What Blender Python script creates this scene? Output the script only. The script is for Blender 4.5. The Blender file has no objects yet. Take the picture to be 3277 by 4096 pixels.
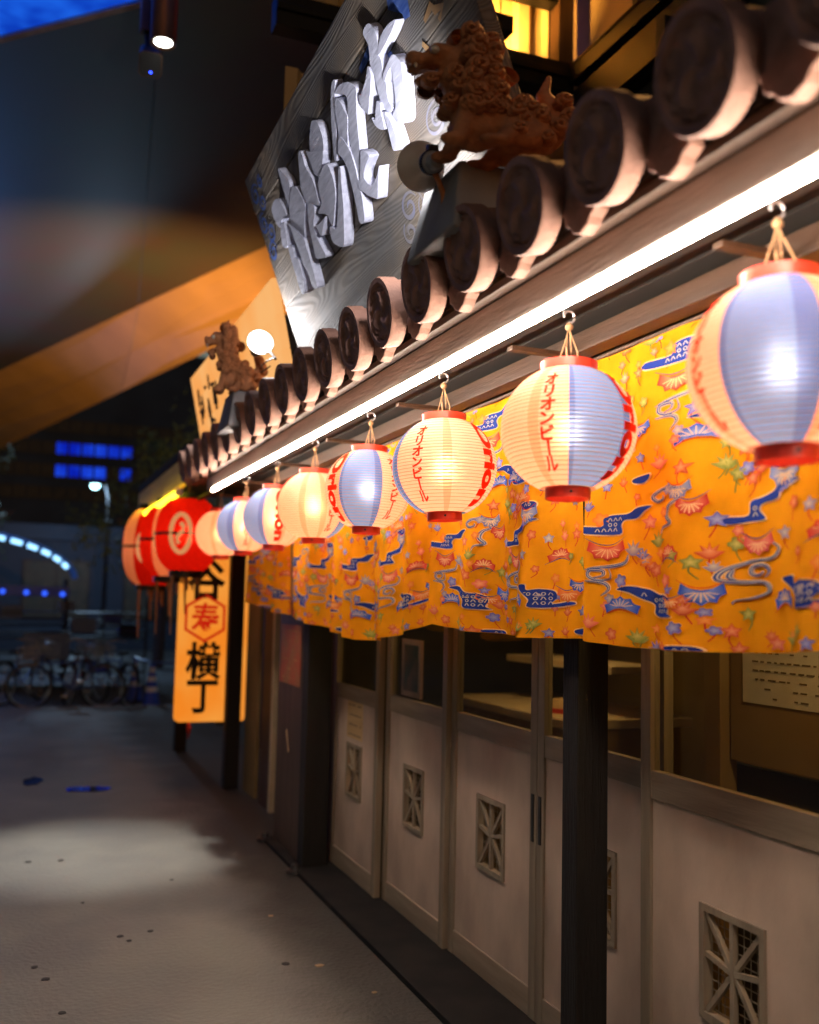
import bpy, bmesh, math, random
import numpy as np
from mathutils import Vector, Matrix
from mathutils.geometry import tessellate_polygon

random.seed(7)
S = bpy.context.scene
COL = S.collection
PI = math.pi

# ------------------------------------------------------------------ camera
def build_camera():
    yaw, pitch, roll = math.radians(21.27), math.radians(5.2), math.radians(1.3)
    f = Vector((math.sin(yaw) * math.cos(pitch), math.cos(yaw) * math.cos(pitch), math.sin(pitch)))
    r0 = Vector((math.cos(yaw), -math.sin(yaw), 0))
    u0 = r0.cross(f)
    r = r0 * math.cos(roll) + u0 * math.sin(roll)
    u = u0 * math.cos(roll) - r0 * math.sin(roll)
    cd = bpy.data.cameras.new('camera')
    cam = bpy.data.objects.new('camera', cd)
    COL.objects.link(cam)
    m = Matrix((r, u, -f)).transposed().to_4x4()
    m.translation = Vector((0, 0, 1.6))
    cam.matrix_world = m
    cd.sensor_fit = 'VERTICAL'; cd.sensor_height = 36; cd.sensor_width = 36; cd.lens = 35
    cd.clip_start = 0.05; cd.clip_end = 400
    cd.dof.use_dof = True; cd.dof.focus_distance = 3.3; cd.dof.aperture_fstop = 1.6
    S.camera = cam
build_camera()

# ------------------------------------------------------------------ world, exposure
w = bpy.data.worlds.new('World'); S.world = w; w.use_nodes = True
nt = w.node_tree; nt.nodes.clear()
sky = nt.nodes.new('ShaderNodeTexSky'); sky.sky_type = 'NISHITA'; sky.sun_disc = False
sky.sun_elevation = math.radians(0.6); sky.sun_rotation = math.radians(190); sky.dust_density = 4.0
bg = nt.nodes.new('ShaderNodeBackground'); bg.inputs[1].default_value = 0.09
out = nt.nodes.new('ShaderNodeOutputWorld')
nt.links.new(sky.outputs[0], bg.inputs[0]); nt.links.new(bg.outputs[0], out.inputs[0])
S.view_settings.view_transform = 'Standard'; S.view_settings.look = 'None'
S.view_settings.exposure = 1.4; S.view_settings.gamma = 1.0
S.view_settings.use_curve_mapping = False
S.render.engine = 'CYCLES'
S.cycles.use_denoising = True
S.cycles.max_bounces = 8; S.cycles.transparent_max_bounces = 12
S.cycles.sample_clamp_indirect = 6.0
S.cycles.caustics_reflective = False; S.cycles.caustics_refractive = False

# ------------------------------------------------------------------ materials
def N(t, kind, **kw):
    n = t.nodes.new(kind)
    for k, v in kw.items(): setattr(n, k, v)
    return n

def pmat(name, c, rough=0.6, c2=None, scale=6.0, detail=5, stretch=(1, 1, 1), bump=0.0, bscale=None, metal=0.0, spec=0.4, lo=0.35, hi=0.65):
    """principled surface whose colour wanders between c and c2 over object space"""
    m = bpy.data.materials.new(name); m.use_nodes = True
    t = m.node_tree; b = t.nodes['Principled BSDF']
    b.inputs['Roughness'].default_value = rough; b.inputs['Metallic'].default_value = metal
    b.inputs['Specular IOR Level'].default_value = spec
    tc = N(t, 'ShaderNodeTexCoord'); mp = N(t, 'ShaderNodeMapping'); mp.inputs['Scale'].default_value = stretch
    t.links.new(tc.outputs['Object'], mp.inputs[0])
    no = N(t, 'ShaderNodeTexNoise'); no.inputs['Scale'].default_value = scale; no.inputs['Detail'].default_value = detail
    t.links.new(mp.outputs[0], no.inputs['Vector'])
    rp = N(t, 'ShaderNodeValToRGB')
    c2 = c2 or tuple(x * 0.7 for x in c)
    rp.color_ramp.elements[0].position = lo; rp.color_ramp.elements[0].color = (*c, 1)
    rp.color_ramp.elements[1].position = hi; rp.color_ramp.elements[1].color = (*c2, 1)
    t.links.new(no.outputs[0], rp.inputs[0]); t.links.new(rp.outputs[0], b.inputs['Base Color'])
    if bump:
        n2 = N(t, 'ShaderNodeTexNoise'); n2.inputs['Scale'].default_value = bscale or scale * 6; n2.inputs['Detail'].default_value = 4
        t.links.new(mp.outputs[0], n2.inputs['Vector'])
        bp = N(t, 'ShaderNodeBump'); bp.inputs['Strength'].default_value = bump; bp.inputs['Distance'].default_value = 0.02
        t.links.new(n2.outputs[0], bp.inputs['Height']); t.links.new(bp.outputs[0], b.inputs['Normal'])
    return m

def emat(name, c, s, c2=None, scale=3.0):
    m = bpy.data.materials.new(name); m.use_nodes = True
    t = m.node_tree; t.nodes.remove(t.nodes['Principled BSDF'])
    e = N(t, 'ShaderNodeEmission'); e.inputs[0].default_value = (*c, 1); e.inputs[1].default_value = s
    if c2:
        tc = N(t, 'ShaderNodeTexCoord'); no = N(t, 'ShaderNodeTexNoise'); no.inputs['Scale'].default_value = scale
        rp = N(t, 'ShaderNodeValToRGB'); rp.color_ramp.elements[0].position = .4; rp.color_ramp.elements[1].position = .62
        rp.color_ramp.elements[0].color = (*c, 1); rp.color_ramp.elements[1].color = (*c2, 1)
        t.links.new(tc.outputs['Object'], no.inputs['Vector']); t.links.new(no.outputs[0], rp.inputs[0]); t.links.new(rp.outputs[0], e.inputs[0])
    t.links.new(e.outputs[0], t.nodes['Material Output'].inputs[0])
    return m

def paper(name, c, glow=0.085, trans=0.7, fibre=0.08):
    """thin lantern paper: scatters the bulb's light through, with a soft forward lobe"""
    m = bpy.data.materials.new(name); m.use_nodes = True
    t = m.node_tree; t.nodes.remove(t.nodes['Principled BSDF'])
    tc = N(t, 'ShaderNodeTexCoord'); no = N(t, 'ShaderNodeTexNoise'); no.inputs['Scale'].default_value = 40
    mp = N(t, 'ShaderNodeMapping'); mp.inputs['Scale'].default_value = (1, 1, 5)
    t.links.new(tc.outputs['Object'], mp.inputs[0]); t.links.new(mp.outputs[0], no.inputs['Vector'])
    rp = N(t, 'ShaderNodeValToRGB')
    rp.color_ramp.elements[0].position = .3; rp.color_ramp.elements[0].color = (*[x * (1 - fibre) for x in c], 1)
    rp.color_ramp.elements[1].position = .7; rp.color_ramp.elements[1].color = (*c, 1)
    t.links.new(no.outputs[0], rp.inputs[0])
    d = N(t, 'ShaderNodeBsdfDiffuse'); tr = N(t, 'ShaderNodeBsdfTranslucent')
    rf = N(t, 'ShaderNodeBsdfRefraction'); rf.inputs['Roughness'].default_value = 0.62; rf.inputs['IOR'].default_value = 1.4
    for n in (d, tr, rf): t.links.new(rp.outputs[0], n.inputs['Color'])
    m1 = N(t, 'ShaderNodeMixShader'); m1.inputs[0].default_value = trans
    t.links.new(d.outputs[0], m1.inputs[1]); t.links.new(tr.outputs[0], m1.inputs[2])
    m2 = N(t, 'ShaderNodeMixShader'); m2.inputs[0].default_value = glow
    t.links.new(m1.outputs[0], m2.inputs[1]); t.links.new(rf.outputs[0], m2.inputs[2])
    t.links.new(m2.outputs[0], t.nodes['Material Output'].inputs[0])
    return m

def cloth(name, c=None, attr=None, weave=900.0):
    m = bpy.data.materials.new(name); m.use_nodes = True
    t = m.node_tree; t.nodes.remove(t.nodes['Principled BSDF'])
    d = N(t, 'ShaderNodeBsdfDiffuse'); tr = N(t, 'ShaderNodeBsdfTranslucent')
    if attr:
        a = N(t, 'ShaderNodeVertexColor'); a.layer_name = attr
        src = a.outputs[0]
    else:
        tc = N(t, 'ShaderNodeTexCoord'); no = N(t, 'ShaderNodeTexNoise'); no.inputs['Scale'].default_value = 5; no.inputs['Detail'].default_value = 8
        rp = N(t, 'ShaderNodeValToRGB')
        rp.color_ramp.elements[0].position = .3; rp.color_ramp.elements[0].color = (*[x * .70 for x in c], 1)
        rp.color_ramp.elements[1].position = .7; rp.color_ramp.elements[1].color = (*c, 1)
        t.links.new(tc.outputs['Object'], no.inputs['Vector']); t.links.new(no.outputs[0], rp.inputs[0])
        src = rp.outputs[0]
    tc2 = N(t, 'ShaderNodeTexCoord'); n2 = N(t, 'ShaderNodeTexNoise'); n2.inputs['Scale'].default_value = 420
    t.links.new(tc2.outputs['Object'], n2.inputs['Vector'])
    bp = N(t, 'ShaderNodeBump'); bp.inputs['Strength'].default_value = .25; bp.inputs['Distance'].default_value = .004
    t.links.new(n2.outputs[0], bp.inputs['Height'])
    for n in (d, tr):
        t.links.new(src, n.inputs['Color']); t.links.new(bp.outputs[0], n.inputs['Normal'])
    mx = N(t, 'ShaderNodeMixShader'); mx.inputs[0].default_value = .14
    t.links.new(d.outputs[0], mx.inputs[1]); t.links.new(tr.outputs[0], mx.inputs[2])
    t.links.new(mx.outputs[0], t.nodes['Material Output'].inputs[0])
    return m

def glass_mat(name):
    m = bpy.data.materials.new(name); m.use_nodes = True
    t = m.node_tree; t.nodes.remove(t.nodes['Principled BSDF'])
    tp = N(t, 'ShaderNodeBsdfTransparent'); tp.inputs[0].default_value = (.86, .88, .84, 1)
    gl = N(t, 'ShaderNodeBsdfGlossy'); gl.inputs['Roughness'].default_value = .03
    lw = N(t, 'ShaderNodeLayerWeight'); pw = N(t, 'ShaderNodeMath', operation='POWER'); pw.inputs[1].default_value = 5
    t.links.new(lw.outputs['Facing'], pw.inputs[0])
    fr = N(t, 'ShaderNodeMath', operation='MULTIPLY_ADD'); fr.inputs[1].default_value = .9; fr.inputs[2].default_value = .045
    t.links.new(pw.outputs[0], fr.inputs[0])
    mx = N(t, 'ShaderNodeMixShader')
    t.links.new(fr.outputs[0], mx.inputs[0]); t.links.new(tp.outputs[0], mx.inputs[1]); t.links.new(gl.outputs[0], mx.inputs[2])
    t.links.new(mx.outputs[0], t.nodes['Material Output'].inputs[0])
    return m

def plank_mat(name):
    """weathered board: raised grain that runs along the board (object X), swirling round knots"""
    m = bpy.data.materials.new(name); m.use_nodes = True
    t = m.node_tree; b = t.nodes['Principled BSDF']; b.inputs['Roughness'].default_value = .75
    b.inputs['Specular IOR Level'].default_value = .25
    tc = N(t, 'ShaderNodeTexCoord'); mp = N(t, 'ShaderNodeMapping'); mp.inputs['Scale'].default_value = (.11, 1, 1)
    t.links.new(tc.outputs['Object'], mp.inputs[0])
    n0 = N(t, 'ShaderNodeTexNoise'); n0.inputs['Scale'].default_value = 4.5; n0.inputs['Detail'].default_value = 1.5
    t.links.new(mp.outputs[0], n0.inputs['Vector'])
    mu = N(t, 'ShaderNodeMath', operation='MULTIPLY'); mu.inputs[1].default_value = 44
    t.links.new(n0.outputs[0], mu.inputs[0])
    fr = N(t, 'ShaderNodeMath', operation='PINGPONG'); fr.inputs[1].default_value = .5
    t.links.new(mu.outputs[0], fr.inputs[0])
    n1 = N(t, 'ShaderNodeTexNoise'); n1.inputs['Scale'].default_value = 3.0; n1.inputs['Detail'].default_value = 6
    t.links.new(tc.outputs['Object'], n1.inputs['Vector'])
    rp = N(t, 'ShaderNodeValToRGB')
    rp.color_ramp.elements[0].color = (.17, .155, .14, 1); rp.color_ramp.elements[1].color = (.36, .335, .31, 1)
    t.links.new(fr.outputs[0], rp.inputs[0])
    r2 = N(t, 'ShaderNodeValToRGB'); r2.color_ramp.elements[0].position = .4; r2.color_ramp.elements[1].position = .66
    r2.color_ramp.elements[0].color = (.62, .64, .68, 1); r2.color_ramp.elements[1].color = (1.0, .86, .70, 1)
    t.links.new(n1.outputs[0], r2.inputs[0])
    mc = N(t, 'ShaderNodeMix', data_type='RGBA', blend_type='MULTIPLY'); mc.inputs[0].default_value = 1
    t.links.new(rp.outputs[0], mc.inputs[6]); t.links.new(r2.outputs[0], mc.inputs[7])
    t.links.new(mc.outputs[2], b.inputs['Base Color'])
    bp = N(t, 'ShaderNodeBump'); bp.inputs['Strength'].default_value = .55; bp.inputs['Distance'].default_value = .006
    t.links.new(fr.outputs[0], bp.inputs['Height']); t.links.new(bp.outputs[0], b.inputs['Normal'])
    return m

M = dict(
    concrete=pmat('walkway_concrete', (.180, .176, .148), .62, (.135, .130, .116), scale=1.6, detail=12, bump=.5, bscale=40, lo=.36, hi=.64),
    asphalt=pmat('asphalt', (.05, .05, .052), .7, (.035, .035, .036), scale=8, bump=.3, bscale=90),
    kerb=pmat('kerb_stone', (.2, .2, .2), .7, (.14, .14, .14), scale=9),
    sill=pmat('dark_stone', (.022, .02, .018), .85, (.012, .012, .012), scale=5, spec=.15),
    darkwood=pmat('charred_wood', (.010, .0085, .007), .7, (.006, .005, .0045), scale=5, stretch=(4, 4, .4), bump=.25, bscale=30),
    brownwood=pmat('brown_wood', (.10, .055, .03), .55, (.06, .032, .018), scale=5, stretch=(5, 5, .5), bump=.15),
    beamwood=pmat('cedar_beam', (.055, .024, .009), .6, (.034, .015, .006), scale=4, stretch=(6, .5, 6), bump=.15),
    fascia=pmat('fascia_wood', (.66, .55, .47), .6, (.50, .41, .34), scale=3, stretch=(2, .6, 6), bump=.12, bscale=22),
    eave=pmat('eave_board', (.020, .015, .010), .8, (.014, .011, .008), scale=4, stretch=(5, .4, 5)),
    clay=pmat('weathered_roof_tile', (.21, .105, .07), .75, (.14, .068, .048), scale=7, bump=.25, bscale=45),
    clayface=pmat('dark_tile_face', (.40, .22, .18), .6, (.26, .14, .115), scale=16, bump=.3, bscale=60),
    mortar=pmat('lime_mortar', (.50, .47, .45), .85, (.38, .36, .36), scale=5, bump=.4, bscale=30),
    plinth=pmat('grey_plaster', (.34, .33, .33), .85, (.25, .24, .25), scale=6, bump=.3, bscale=30),
    lion=pmat('terracotta', (.55, .23, .095), .75, (.30, .115, .05), scale=14, bump=.35, bscale=60),
    eye=pmat('glazed_eye', (.75, .68, .55), .3),
    panel=pmat('cream_door_panel', (.57, .435, .335), .55, (.38, .285, .22), scale=2.6, detail=9, stretch=(1, 1.4, .8), bump=.06, bscale=50),
    stile=pmat('pale_door_timber', (.30, .24, .17), .55, (.21, .165, .115), scale=4, stretch=(6, 6, .5), bump=.12),
    rail=pmat('pale_rail_timber', (.33, .26, .185), .55, (.24, .185, .13), scale=4, stretch=(6, .5, 6), bump=.12),
    glass=glass_mat('window_glass'),
    screen=pmat('dark_mesh_screen', (.03, .03, .025), .8, (.05, .045, .03), scale=120),
    black=pmat('black_iron', (.012, .012, .012), .45, (.02, .02, .02), scale=10),
    steel=pmat('painted_steel', (.010, .010, .010), .5, (.007, .007, .007), scale=8, metal=.3),
    silver=pmat('brushed_aluminium', (.85, .76, .70), .35, (.7, .58, .5), scale=9, metal=.1),
    grey=pmat('grey_lamp_body', (.35, .36, .38), .5, (.28, .28, .3), scale=8),
    ringred=pmat('red_lacquer', (.62, .045, .02), .35, (.5, .03, .015), scale=20),
    rope=pmat('hemp_cord', (.36, .20, .09), .8, (.28, .15, .07), scale=90),
    hook=pmat('hook_metal', (.6, .58, .56), .35, (.5, .5, .5), scale=9, metal=.6),
    letter=pmat('white_paint', (.68, .70, .86), .6, (.50, .52, .66), scale=9, stretch=(1, 6, 6), bump=.25, bscale=26),
    bluepaint=pmat('blue_brush_paint', (.03, .08, .34), .6, (.10, .17, .45), scale=12, stretch=(1, 6, 1)),
    tanpaint=pmat('ochre_brush_paint', (.42, .24, .10), .6, (.3, .2, .12), scale=12),
    greypaint=pmat('slate_brush_paint', (.16, .17, .26), .6, (.22, .2, .2), scale=12),
    plank=plank_mat('weathered_sign_plank'),
    plank2=pmat('ochre_board', (.62, .42, .20), .6, (.5, .32, .14), scale=3, stretch=(4, .4, 4)),
    ink=pmat('black_ink', (.012, .012, .012), .6, (.02, .018, .016), scale=20),
    redink=pmat('red_ink', (.60, .035, .015), .6, (.5, .025, .01), scale=20),
    paperw=paper('white_lantern_paper', (.90, .53, .40)),
    paperw2=paper('doubled_white_paper', (.82, .40, .26), glow=.12),
    paperb=paper('blue_lantern_paper', (.155, .30, .68)),
    paperb2=paper('doubled_blue_paper', (.095, .19, .52), glow=.10),
    paperr=paper('red_lantern_paper', (.80, .016, .005), glow=.1, fibre=.3),
    paperp=paper('pale_red_paper', (.95, .42, .25), glow=.1),
    rib=paper('paper_over_bamboo', (.40, .22, .13), glow=.01, trans=.4),
    print=paper('red_lantern_print', (.85, .035, .012), glow=.05, trans=.6),
    noren=cloth('yellow_noren_cloth', (.94, .365, .012)),
    bingata=cloth('dyed_print', attr='dye'),
    tube=emat('fluorescent_glow', (1.0, .85, .72), 60.0),
    tubey=emat('yellow_tube_glow', (1.0, .80, .03), 2.2),
    signlit=emat('lit_sign_paper', (1.0, .27, .020), .34, (1.0, .36, .05), 2.0),
    signred=emat('lit_red_print', (1.0, .03, .008), .20),
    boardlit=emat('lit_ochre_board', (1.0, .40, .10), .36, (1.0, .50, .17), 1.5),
    redlit=emat('lit_red_banner', (1.0, .05, .01), .42, (1.0, .11, .02), 3.0),
    redpale=emat('lit_pale_stroke', (1.0, .38, .14), .26),
    bluelit=emat('blue_lit_ceiling', (.004, .05, .55), .34, (.012, .13, .85), 2.6),
    lampface=emat('lamp_face_glow', (.95, .97, 1.0), 14.0),
    downface=emat('downlight_glow', (1.0, 1.0, .90), 6.0),
    bluewin=emat('blue_window_glow', (.002, .016, .55), .34, (.015, .09, 1.0), .35),
    bluelamp=emat('blue_lamp_glow', (.03, .11, 1.0), .7),
    coldlamp=emat('cold_street_lamp', (.4, .9, 1.0), 5.0),
    archlamp=emat('arch_lamp_glow', (.28, .60, 1.0), 1.1),
    led=emat('blue_led', (.02, .05, 1.0), 6.0),
    soffit=pmat('dark_metal_panel', (.085, .115, .088), .44, (.105, .092, .076), scale=.8, metal=.15, spec=.5),
    bronze=pmat('dark_bronze', (.17, .085, .045), .35, (.12, .06, .035), scale=5, metal=.5),
    band=pmat('bronze_band', (.62, .46, .16), .5, (.52, .38, .12), scale=1.0, metal=.0),
    trim=pmat('pale_trim', (.5, .38, .34), .5),
    corrug=pmat('cream_corrugated_steel', (.62, .48, .26), .5, (.52, .39, .20), scale=4),
    mural=pmat('dark_mural_wall', (.05, .06, .05), .8, (.02, .025, .022), scale=4, bump=.2),
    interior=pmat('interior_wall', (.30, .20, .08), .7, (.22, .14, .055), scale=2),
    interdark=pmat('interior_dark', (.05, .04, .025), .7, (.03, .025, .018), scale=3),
    cream=pmat('cream_counter', (.60, .48, .32), .5, (.5, .4, .26), scale=4),
    ink2=pmat('faded_print', (.26, .20, .14), .7),
    white=pmat('white_card', (.72, .68, .62), .7, (.64, .6, .54), scale=12),
    pink=pmat('pink_frame', (.70, .45, .38), .5),
    poster=pmat('red_poster', (.48, .09, .03), .6, (.36, .16, .05), scale=7),
    posterart=pmat('ochre_poster_print', (.50, .24, .06), .6, (.35, .14, .04), scale=15),
    picture=pmat('teal_picture', (.05, .12, .13), .4, (.28, .16, .14), scale=9),
    rubber=pmat('rubber', (.015, .015, .015), .7),
    rim=pmat('worn_alloy', (.60, .60, .60), .35, (.3, .3, .3), metal=.8),
    bikeblue=pmat('blue_bike_paint', (.05, .10, .32), .35, (.04, .08, .28)),
    bikered=pmat('maroon_bike_paint', (.22, .04, .03), .35),
    conebl=pmat('blue_cone_plastic', (.02, .07, .55), .5, (.02, .05, .42)),
    conewh=pmat('reflective_band', (.75, .72, .75), .4),
    leaf=pmat('night_foliage', (.03, .06, .03), .6, (.045, .085, .035), scale=3),
    bark=pmat('bark', (.07, .05, .04), .9, (.04, .03, .025), scale=9, bump=.4),
    farwall=pmat('far_render', (.022, .034, .055), .8, (.014, .02, .034), scale=.3),
    canvas=pmat('canopy_sheet', (.10, .15, .24), .5, (.07, .10, .18), scale=.8),
    gum=pmat('old_gum', (.02, .02, .02), .8),
    litter=pmat('paper_scrap', (.55, .36, .2), .8),
    bulb=emat('bulb_glow', (1.0, .75, .45), 8.0),
)
def foot_shade_and_wear(m):
    """soft shade painted into the colour along the foot of the shop, with broad patches of lighter worn concrete"""
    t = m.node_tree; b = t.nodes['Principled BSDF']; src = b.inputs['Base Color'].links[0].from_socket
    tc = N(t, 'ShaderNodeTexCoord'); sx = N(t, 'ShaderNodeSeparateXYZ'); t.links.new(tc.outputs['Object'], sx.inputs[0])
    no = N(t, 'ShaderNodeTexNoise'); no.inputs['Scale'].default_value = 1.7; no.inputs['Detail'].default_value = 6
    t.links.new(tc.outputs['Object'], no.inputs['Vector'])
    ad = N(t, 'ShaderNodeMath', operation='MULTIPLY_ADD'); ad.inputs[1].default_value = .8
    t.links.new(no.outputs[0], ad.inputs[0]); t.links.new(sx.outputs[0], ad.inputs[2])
    mr = N(t, 'ShaderNodeMapRange'); mr.inputs[1].default_value = 1.50; mr.inputs[2].default_value = 1.85; mr.inputs[3].default_value = 1.0; mr.inputs[4].default_value = .32  # painted shade: colour darkens toward the shop doors
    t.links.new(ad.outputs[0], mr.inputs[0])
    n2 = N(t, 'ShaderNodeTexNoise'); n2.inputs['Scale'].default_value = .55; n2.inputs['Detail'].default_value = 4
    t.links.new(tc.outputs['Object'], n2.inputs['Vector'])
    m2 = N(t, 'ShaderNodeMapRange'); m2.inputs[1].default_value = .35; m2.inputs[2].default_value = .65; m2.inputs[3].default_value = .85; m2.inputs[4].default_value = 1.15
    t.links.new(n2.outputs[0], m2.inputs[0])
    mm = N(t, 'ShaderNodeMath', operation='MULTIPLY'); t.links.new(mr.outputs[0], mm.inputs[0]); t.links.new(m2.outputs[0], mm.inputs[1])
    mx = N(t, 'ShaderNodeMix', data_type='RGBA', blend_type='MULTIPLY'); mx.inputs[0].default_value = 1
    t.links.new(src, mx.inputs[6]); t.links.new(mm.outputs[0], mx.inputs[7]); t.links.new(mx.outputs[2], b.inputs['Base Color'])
foot_shade_and_wear(M['concrete'])
mw = bpy.data.materials.new('puddle_water'); mw.use_nodes = True
mw.node_tree.nodes['Principled BSDF'].inputs['Base Color'].default_value = (.012, .012, .012, 1)
mw.node_tree.nodes['Principled BSDF'].inputs['Roughness'].default_value = .02
M['water'] = mw

# ------------------------------------------------------------------ mesh helpers
class MB:
    def __init__(s): s.v = []; s.f = []; s.m = []
    def add(s, vs, fs, mi=0):
        o = len(s.v); s.v += [tuple(p) for p in vs]; s.f += [tuple(i + o for i in f) for f in fs]; s.m += [mi] * len(fs); return s
    def box(s, x0, x1, y0, y1, z0, z1, mi=0, fr=None):
        P = [(x, y, z) for z in (z0, z1) for y in (y0, y1) for x in (x0, x1)]
        if fr: P = [fr(*p) for p in P]
        return s.add(P, [(0, 2, 3, 1), (4, 5, 7, 6), (0, 1, 5, 4), (2, 6, 7, 3), (0, 4, 6, 2), (1, 3, 7, 5)], mi)
    def tube(s, pts, r, n=8, mi=0, closed=False, caps=True):
        pts = [Vector(p) for p in pts]; k = len(pts); rings = []
        up = Vector((0, 0, 1))
        for i, p in enumerate(pts):
            if closed: d = pts[(i + 1) % k] - pts[i - 1]
            else: d = pts[min(i + 1, k - 1)] - pts[max(i - 1, 0)]
            d.normalize()
            a = d.cross(up)
            if a.length < .05: a = d.cross(Vector((1, 0, 0)))
            a.normalize(); b = a.cross(d)
            rr = r[i] if isinstance(r, (list, tuple)) else r
            rings.append([p + (a * math.cos(t) + b * math.sin(t)) * rr for t in [2 * PI * j / n for j in range(n)]])
        vs = [q for g in rings for q in g]; fs = []
        for i in range(k if closed else k - 1):
            for j in range(n):
                fs.append((i * n + j, i * n + (j + 1) % n, ((i + 1) % k) * n + (j + 1) % n, ((i + 1) % k) * n + j))
        if caps and not closed:
            fs.append(tuple(range(n - 1, -1, -1))); fs.append(tuple((k - 1) * n + j for j in range(n)))
        return s.add(vs, fs, mi)
    def lathe(s, prof, n=24, fr=None, mi=0, cap0=False, cap1=False, arc=(0, 2 * PI), mats=None):
        full = abs(arc[1] - arc[0] - 2 * PI) < 1e-6
        cols = n if full else n + 1
        vs = []
        for r, z in prof:
            for j in range(cols):
                t = arc[0] + (arc[1] - arc[0]) * j / n
                p = (r * math.cos(t), r * math.sin(t), z)
                vs.append(fr(*p) if fr else p)
        o = len(s.v); s.v += [tuple(p) for p in vs]
        for i in range(len(prof) - 1):
            for j in range(n):
                a, b = j, (j + 1) % cols if full else j + 1
                s.f.append((o + i * cols + a, o + i * cols + b, o + (i + 1) * cols + b, o + (i + 1) * cols + a))
                s.m.append(mats(j) if mats else mi)
        if cap0: s.f.append(tuple(o + j for j in range(cols))[::-1]); s.m.append(mi)
        if cap1: s.f.append(tuple(o + (len(prof) - 1) * cols + j for j in range(cols))); s.m.append(mi)
        return s
    def prism(s, poly, fr, h0, h1, mi=0):
        """poly in (a,b); fr(a,b,h) -> world; any simple outline"""
        n = len(poly)
        tri = tessellate_polygon([[Vector((a, b, 0)) for a, b in poly]])
        vs = [fr(a, b, h0) for a, b in poly] + [fr(a, b, h1) for a, b in poly]
        fs = [tuple(t) for t in tri] + [tuple(n + i for i in t) for t in tri]
        fs += [(i, (i + 1) % n, n + (i + 1) % n, n + i) for i in range(n)]
        return s.add(vs, fs, mi)
    def build(s, name, mats, parent=None, smooth=False, loc=None, bevel=0, fix=True):
        me = bpy.data.meshes.new(name)
        me.from_pydata(s.v, [], s.f)
        for m in (mats if isinstance(mats, (list, tuple)) else [mats]): me.materials.append(m)
        me.polygons.foreach_set('material_index', s.m)
        if fix:
            b = bmesh.new(); b.from_mesh(me); bmesh.ops.recalc_face_normals(b, faces=b.faces); b.to_mesh(me); b.free()
        if smooth:
            me.shade_smooth()
            me.set_sharp_from_angle(angle=math.radians(38))
        me.update()
        o = bpy.data.objects.new(name, me); COL.objects.link(o)
        if loc is not None: o.location = loc
        if parent is not None: o.parent = parent
        if bevel:
            bm = o.modifiers.new('bevel', 'BEVEL'); bm.width = bevel; bm.segments = 2; bm.limit_method = 'ANGLE'; bm.angle_limit = math.radians(40)
        return o

def tag(o, label=None, cat=None, group=None, kind=None):
    if label: o['label'] = label
    if cat: o['category'] = cat
    if group: o['group'] = group
    if kind: o['kind'] = kind
    return o
def thing(name, label, cat, loc=(0, 0, 0), group=None, rz=0):
    o = bpy.data.objects.new(name, None); o.empty_display_size = .1; COL.objects.link(o); o.location = loc; o.rotation_euler = (0, 0, rz)
    return tag(o, label, cat, group)
def dup(o, parent=None):
    c = o.copy(); COL.objects.link(c)
    if parent is not None: c.parent = parent
    for ch in list(o.children): dup(ch, c)
    return c
def box(name, x0, x1, y0, y1, z0, z1, mat, parent=None, bevel=0.003):
    """box whose origin sits at its own centre"""
    cx, cy, cz = (x0 + x1) / 2, (y0 + y1) / 2, (z0 + z1) / 2
    return MB().box(x0 - cx, x1 - cx, y0 - cy, y1 - cy, z0 - cz, z1 - cz).build(name, mat, parent, loc=(cx, cy, cz), bevel=bevel)
def lamp(kind, name, parent, loc, energy, color, radius=.03, aim=None, angle=60, blend=.5):
    ld = bpy.data.lights.new(name, kind); ld.energy = energy; ld.color = color; ld.shadow_soft_size = radius
    o = bpy.data.objects.new(name, ld); COL.objects.link(o); o.location = loc
    if kind == 'SPOT':
        ld.spot_size = math.radians(angle); ld.spot_blend = blend
    if aim is not None:
        o.rotation_euler = (Vector(aim) - Vector(loc)).to_track_quat('-Z', 'Y').to_euler()
    if parent is not None: o.parent = parent
    return o

FONT = {}
def glyph(ch, bold=0.0, shear=0.0):
    """flat triangles of one character: points and faces in a box about one unit high, centred"""
    k = (ch, bold, shear)
    if k in FONT: return FONT[k]
    cu = bpy.data.curves.new('glyph', 'FONT'); cu.body = ch; cu.size = 1.0; cu.offset = bold; cu.shear = shear; cu.resolution_u = 3
    ob = bpy.data.objects.new('glyph', cu); COL.objects.link(ob)
    dg = bpy.context.evaluated_depsgraph_get()
    me = ob.evaluated_get(dg).to_mesh()
    b = bmesh.new(); b.from_mesh(me)
    bmesh.ops.triangulate(b, faces=b.faces)
    bmesh.ops.remove_doubles(b, verts=b.verts, dist=1e-4)
    for _ in range(2):
        long = [e for e in b.edges if e.calc_length() > .16]
        if long:
            bmesh.ops.subdivide_edges(b, edges=long, cuts=1)
            bmesh.ops.triangulate(b, faces=b.faces)
    b.verts.index_update()
    vs = [(v.co.x, v.co.y) for v in b.verts]; fs = [tuple(v.index for v in f.verts) for f in b.faces]
    b.free(); ob.evaluated_get(dg).to_mesh_clear()
    bpy.data.objects.remove(ob); bpy.data.curves.remove(cu)
    if vs:
        xs = [v[0] for v in vs]; ys = [v[1] for v in vs]
        cx, cy = (min(xs) + max(xs)) / 2, (min(ys) + max(ys)) / 2
        vs = [(x - cx, y - cy) for x, y in vs]
        bb = (max(xs) - min(xs), max(ys) - min(ys))
    else: bb = (0, 0)
    FONT[k] = (vs, fs, bb)
    return FONT[k]

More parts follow.
